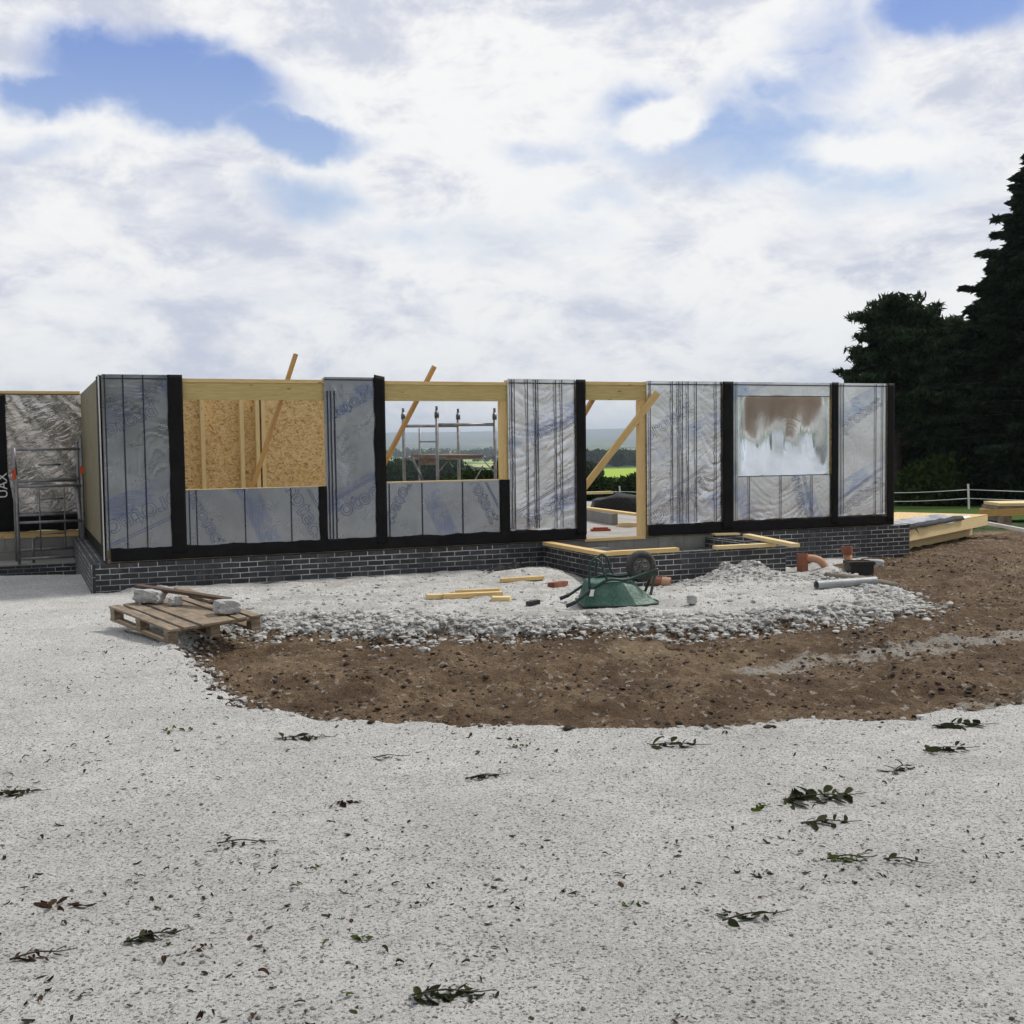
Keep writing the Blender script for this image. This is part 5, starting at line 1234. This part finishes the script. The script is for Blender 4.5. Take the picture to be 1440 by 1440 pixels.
M_chalk = stone_mat('chalky_stone', (.26, .255, .24), (.58, .58, .57)); M_brst = stone_mat('muddy_stone', (.045, .028, .018), (.24, .19, .14)); M_grit = stone_mat('grit', (.05, .05, .045), (.5, .5, .5))
M_clod = stone_mat('mud_clod', (.025, .016, .010), (.085, .055, .034))
scatter_stones('bank_rubble', 15000, samp_bank, (.007, .052), M_chalk, 'pale broken stones along the face of the rubble bank')
scatter_stones('bank_rubble', 2200, samp_plat, (.006, .035), M_chalk, 'scattered pale stones on the flat rubble in front of the wall')
scatter_stones('bank_rubble', 1600, samp_pile, (.008, .045), M_chalk, 'lumps on the rubble heap in front of the porch')
scatter_stones('mud_stones', 2600, samp_mud, (.005, .022), M_brst, 'brown stones pressed into the mud')
scatter_stones('mud_clods', 9000, samp_mud, (.006, .030), M_clod, 'dark clods of turned earth over the mud')
scatter_stones('edge_stones', 2200, samp_edge, (.006, .032), M_chalk, 'pale stones along the border of gravel and mud')
scatter_stones('edge_clods', 1400, samp_edge, (.008, .035), M_clod, 'dark clods along the border of gravel and mud')
scatter_stones('gravel_grit', 9000, samp_grav, (.002, .011), M_grit, 'fine grit and small stones on the pale hardstanding', 1)

M_leafd = foliage_mat('wilted_leaf', (.020, .026, .014), (.065, .072, .034), .15)
M_leafg = foliage_mat('green_leaf', (.045, .075, .012), (.10, .135, .035), .2)
M_leafb = foliage_mat('brown_leaf', (.030, .018, .012), (.09, .055, .035), .1)
def leaf_blade(L, W_, curl):
    """curved 8-quad leaf along +x"""
    n = 5; V = []; 
    for i in range(n+1):
        t_ = i/n; wv_ = W_*math.sin(math.pi*min(1, t_*.92+.06))**.8/2; zc_ = curl*math.sin(t_*2.2)*L*.5
        V += [(L*t_, -wv_, zc_+abs(curl)*W_*.5), (L*t_, 0, zc_), (L*t_, wv_, zc_+abs(curl)*W_*.5)]
    Fc = []
    for i in range(n):
        for j in range(2): a = i*3+j; Fc.append((a, a+1, a+4, a+3))
    return np.array(V), np.array(Fc)
def litter(n, rmin, rmax, size, mat, label, name):
    Vs = []; Fs = []; b = 0
    r_ = rmin+(rmax-rmin)*rng.random(n*4)**1.1; a = rng.uniform(R(-29), R(29), n*4); x, y = r_*np.sin(a), r_*np.cos(a); k = (ground_parts(x, y)[1] < .4) & ((fbm(x*1.1, y*1.1, 3)*1.6+.42) > rng.random(n*4)*.9); x, y = x[k][:n], y[k][:n]; P = gpts(x, y)
    for p in P:
        L = size[0]+(size[1]-size[0])*rnd.random()**2.5; V, Fc = leaf_blade(L, L*rnd.uniform(.25, .6), rnd.uniform(-.9, .9)); az = rnd.uniform(0, 6.28); c, s_ = math.cos(az), math.sin(az)
        V = V@np.array([[c, s_, 0], [-s_, c, 0], [0, 0, 1]]); V[:, 2] += abs(V[:, 2].min())*.6+.002; Vs.append(V+p); Fs.append(Fc+b); b += len(V)
    return tag(bigmesh(name, np.concatenate(Vs), np.concatenate(Fs), mat, smooth=True), label, 'leaf litter', kind='stuff')
litter(2000, 2.4, 14, (.006, .038), M_leafd, 'small dark wilted leaves strewn over the pale gravel', 'leaf_litter')
litter(600, 2.4, 13.5, (.010, .042), M_leafb, 'small brown leaf scraps strewn over the pale gravel', 'leaf_litter')
litter(40, 2.6, 12, (.02, .05), M_leafg, 'small green leaves strewn over the pale gravel', 'leaf_litter')
M_twig = rough_mat('twig_bark', (.03, .022, .015), (.07, .05, .035), 30, .9)
SPR = 'wind-blown leafy sprigs lying on the pale gravel'
def sprig(px, py, size, nleaf, mat, label, az=0, lift=.6, stem=True, wide=.42):
    p = on_g(px, py, 0, -.03); e = empty('leaf_sprig', tuple(p)); e.rotation_euler = (0, 0, az); tag(e, label, 'leaves', SPR)
    Vs = []; Fs = []; b = 0
    for k in range(nleaf):
        t_ = (k+rnd.random()*.5)/nleaf; sd_ = 1 if k % 2 else -1
        L = size*rnd.uniform(.20, .36)*(1.1-.4*t_); V, Fc = leaf_blade(L, L*wide*rnd.uniform(.6, 1.15), rnd.uniform(-.8, .5)); a = sd_*rnd.uniform(.5, 1.5)+rnd.gauss(0, .35); el = rnd.uniform(-.05, lift*.5)**1 if rnd.random() < .4 else rnd.uniform(-.04, .1)
        c, s_ = math.cos(el), math.sin(el); V = V@np.array([[c, 0, s_], [0, 1, 0], [-s_, 0, c]]); rr = rnd.uniform(-.9, .9); c, s_ = math.cos(rr), math.sin(rr); V = V@np.array([[1, 0, 0], [0, c, s_], [0, -s_, c]])
        c, s_ = math.cos(a), math.sin(a); V = V@np.array([[c, s_, 0], [-s_, c, 0], [0, 0, 1]])
        V = V+np.array([(t_-.5)*size*.95, rnd.gauss(0, .07)*size, .006+rnd.random()*.04*size]); V[:, 2] = np.maximum(V[:, 2], .003); Vs.append(V); Fs.append(Fc+b); b += len(V)
    bigmesh('leaves', np.concatenate(Vs), np.concatenate(Fs), mat, e, smooth=True)
    if stem:
        MB().tube(smooth_path([(-size*.5, 0, .012), (0, .02*size, .022), (size*.45, -.03*size, .014), (size*.8, .06*size, .008)], 4), .0035, 6, r_end=.0015).build('stem', M_twig, e)
    return e
sprig(1148, 1124, .34, 26, M_leafd, 'largest sprig of dark leaves, raised leaves catching light, right of centre', .2, 1.0)
sprig(625, 1402, .20, 24, M_leafd, 'dense dark sprig with a twig at the bottom centre edge', .1, .6)
sprig(210, 1322, .17, 12, M_leafd, 'rounded dark leaves on a twig near the lower left corner', .5, .5, wide=.6)
sprig(508, 1321, .085, 9, M_leafg, 'compact pale green leaf cluster at lower centre left', 0, .5, False, .6)
sprig(1190, 1210, .16, 14, M_leafg, 'flat light green sprig below the largest dark sprig', .1, .4)
sprig(680, 1095, .20, 16, M_leafd, 'greenish dark sprig in the middle of the gravel', .4, .8)
sprig(730, 1050, .16, 10, M_leafg, 'yellow green leaves close to the mud edge', 0, .3, False)
sprig(1068, 1138, .14, 10, M_leafg, 'small upright green cluster just left of the largest dark sprig', .8, 1.0, False)
sprig(1055, 1293, .22, 8, M_leafd, 'thin curved twig with few dark leaves at lower right', .3, .3)
sprig(1268, 1214, .14, 8, M_leafd, 'small dark twig right of the flat light green sprig', -.3, .5)
sprig(250, 1028, .20, 10, M_leafg, 'green leaf on the left gravel below the pallet', .2, .5, False)
sprig(422, 1040, .26, 14, M_leafd, 'dark sprig on the gravel left of centre near the mud edge', .1, .5)
sprig(20, 1118, .22, 14, M_leafd, 'dark pointed sprig at the left frame edge', .3, .9)
sprig(948, 1050, .28, 16, M_leafd, 'wide dark sprig below the mud edge at centre right', .0, .5)
sprig(1348, 1022, .34, 14, M_leafd, 'long dark sprig near the mud edge at far right', .1, .5)
sprig(1330, 1056, .28, 12, M_leafd, 'dark sprig just below the long one at far right', .2, .4)
sprig(1265, 1084, .20, 9, M_leafd, 'small dark sprig pointing up, left of the far right pair', .9, .8)
sprig(487, 1131, .14, 8, M_leafb, 'curled brown leaf clump left of centre', .2, .4, False, .7)
sprig(545, 1067, .16, 8, M_leafg, 'faint green sprig above the curled brown clump', .2, .5)
sprig(50, 1348, .16, 12, M_leafb, 'brown tangled leaves at the lower left edge', .4, .7)
sprig(282, 1336, .09, 9, M_leafb, 'small reddish brown clump right of the rounded dark leaves', .9, .6, False)
sprig(590, 1274, .08, 4, M_leafb, 'single tan leaf at lower centre', .1, .2, False, .6)
sprig(338, 1188, .20, 7, M_leafd, 'thin straggling twig left of centre', .1, .3)
sprig(1160, 1160, .22, 10, M_leafd, 'low dark leaves lying under the largest sprig', .1, .3)
sprig(890, 1273, .10, 7, M_leafg, 'tiny pale green tuft at lower centre right', .1, .5, False)
sprig(960, 1434, .08, 5, M_leafb, 'brown leaf cut by the bottom edge right of centre', .2, .5, False)
sprig(726, 1277, .08, 5, M_leafd, 'tiny dark leaf pair at lower centre', .2, .5, False)
sprig(1072, 1229, .11, 7, M_leafd, 'dark paired leaves left of the flat light green sprig', .2, .4, False)
sprig(85, 1275, .22, 12, M_leafb, 'dry pale brown debris at the left below the middle', .1, .3, False)

# ------------------------------------------------------------------ trees behind the photographer (mirrored in the foil; their leaves litter the gravel)
for k, (x_, y_, h_, sp_) in enumerate(((-9, -11, 10.5, 3.6), (-1.5, -9.5, 11.5, 3.8), (6.5, -12, 10, 3.6), (14.5, -13, 11, 3.8), (-17, -13, 11, 3.8))):
    broad_tree('ash_tree', (x_, y_, gz(x_, y_)), h_, sp_, ['leafy tree behind the photographer to the left', 'leafy tree straight behind the photographer', 'leafy tree behind the photographer to the right', 'leafy tree far behind to the right', 'leafy tree far behind to the left'][k], M_wood_far, .2, 14, .30, 70, 1.2, 'tree row behind the photographer')

# ------------------------------------------------------------------ haze
hz = MB().box(-13800, 13800, -13800, 13900, -90, 200).build('haze', bpy.data.materials.new('haze_air'))
tag(hz, 'pale thin haze over the far fields and hills', 'haze', kind='stuff')
hm = hz.data.materials[0]; hm.use_nodes = True; t = NT(hm.node_tree); t.n.clear()
pv = t.n.new('ShaderNodeVolumePrincipled'); pv.inputs['Color'].default_value = (.74, .86, 1, 1); pv.inputs['Density'].default_value = 1.5e-4; pv.inputs['Anisotropy'].default_value = .2
oo = t.n.new('ShaderNodeOutputMaterial'); t.link(pv.outputs[0], oo.inputs['Volume'])
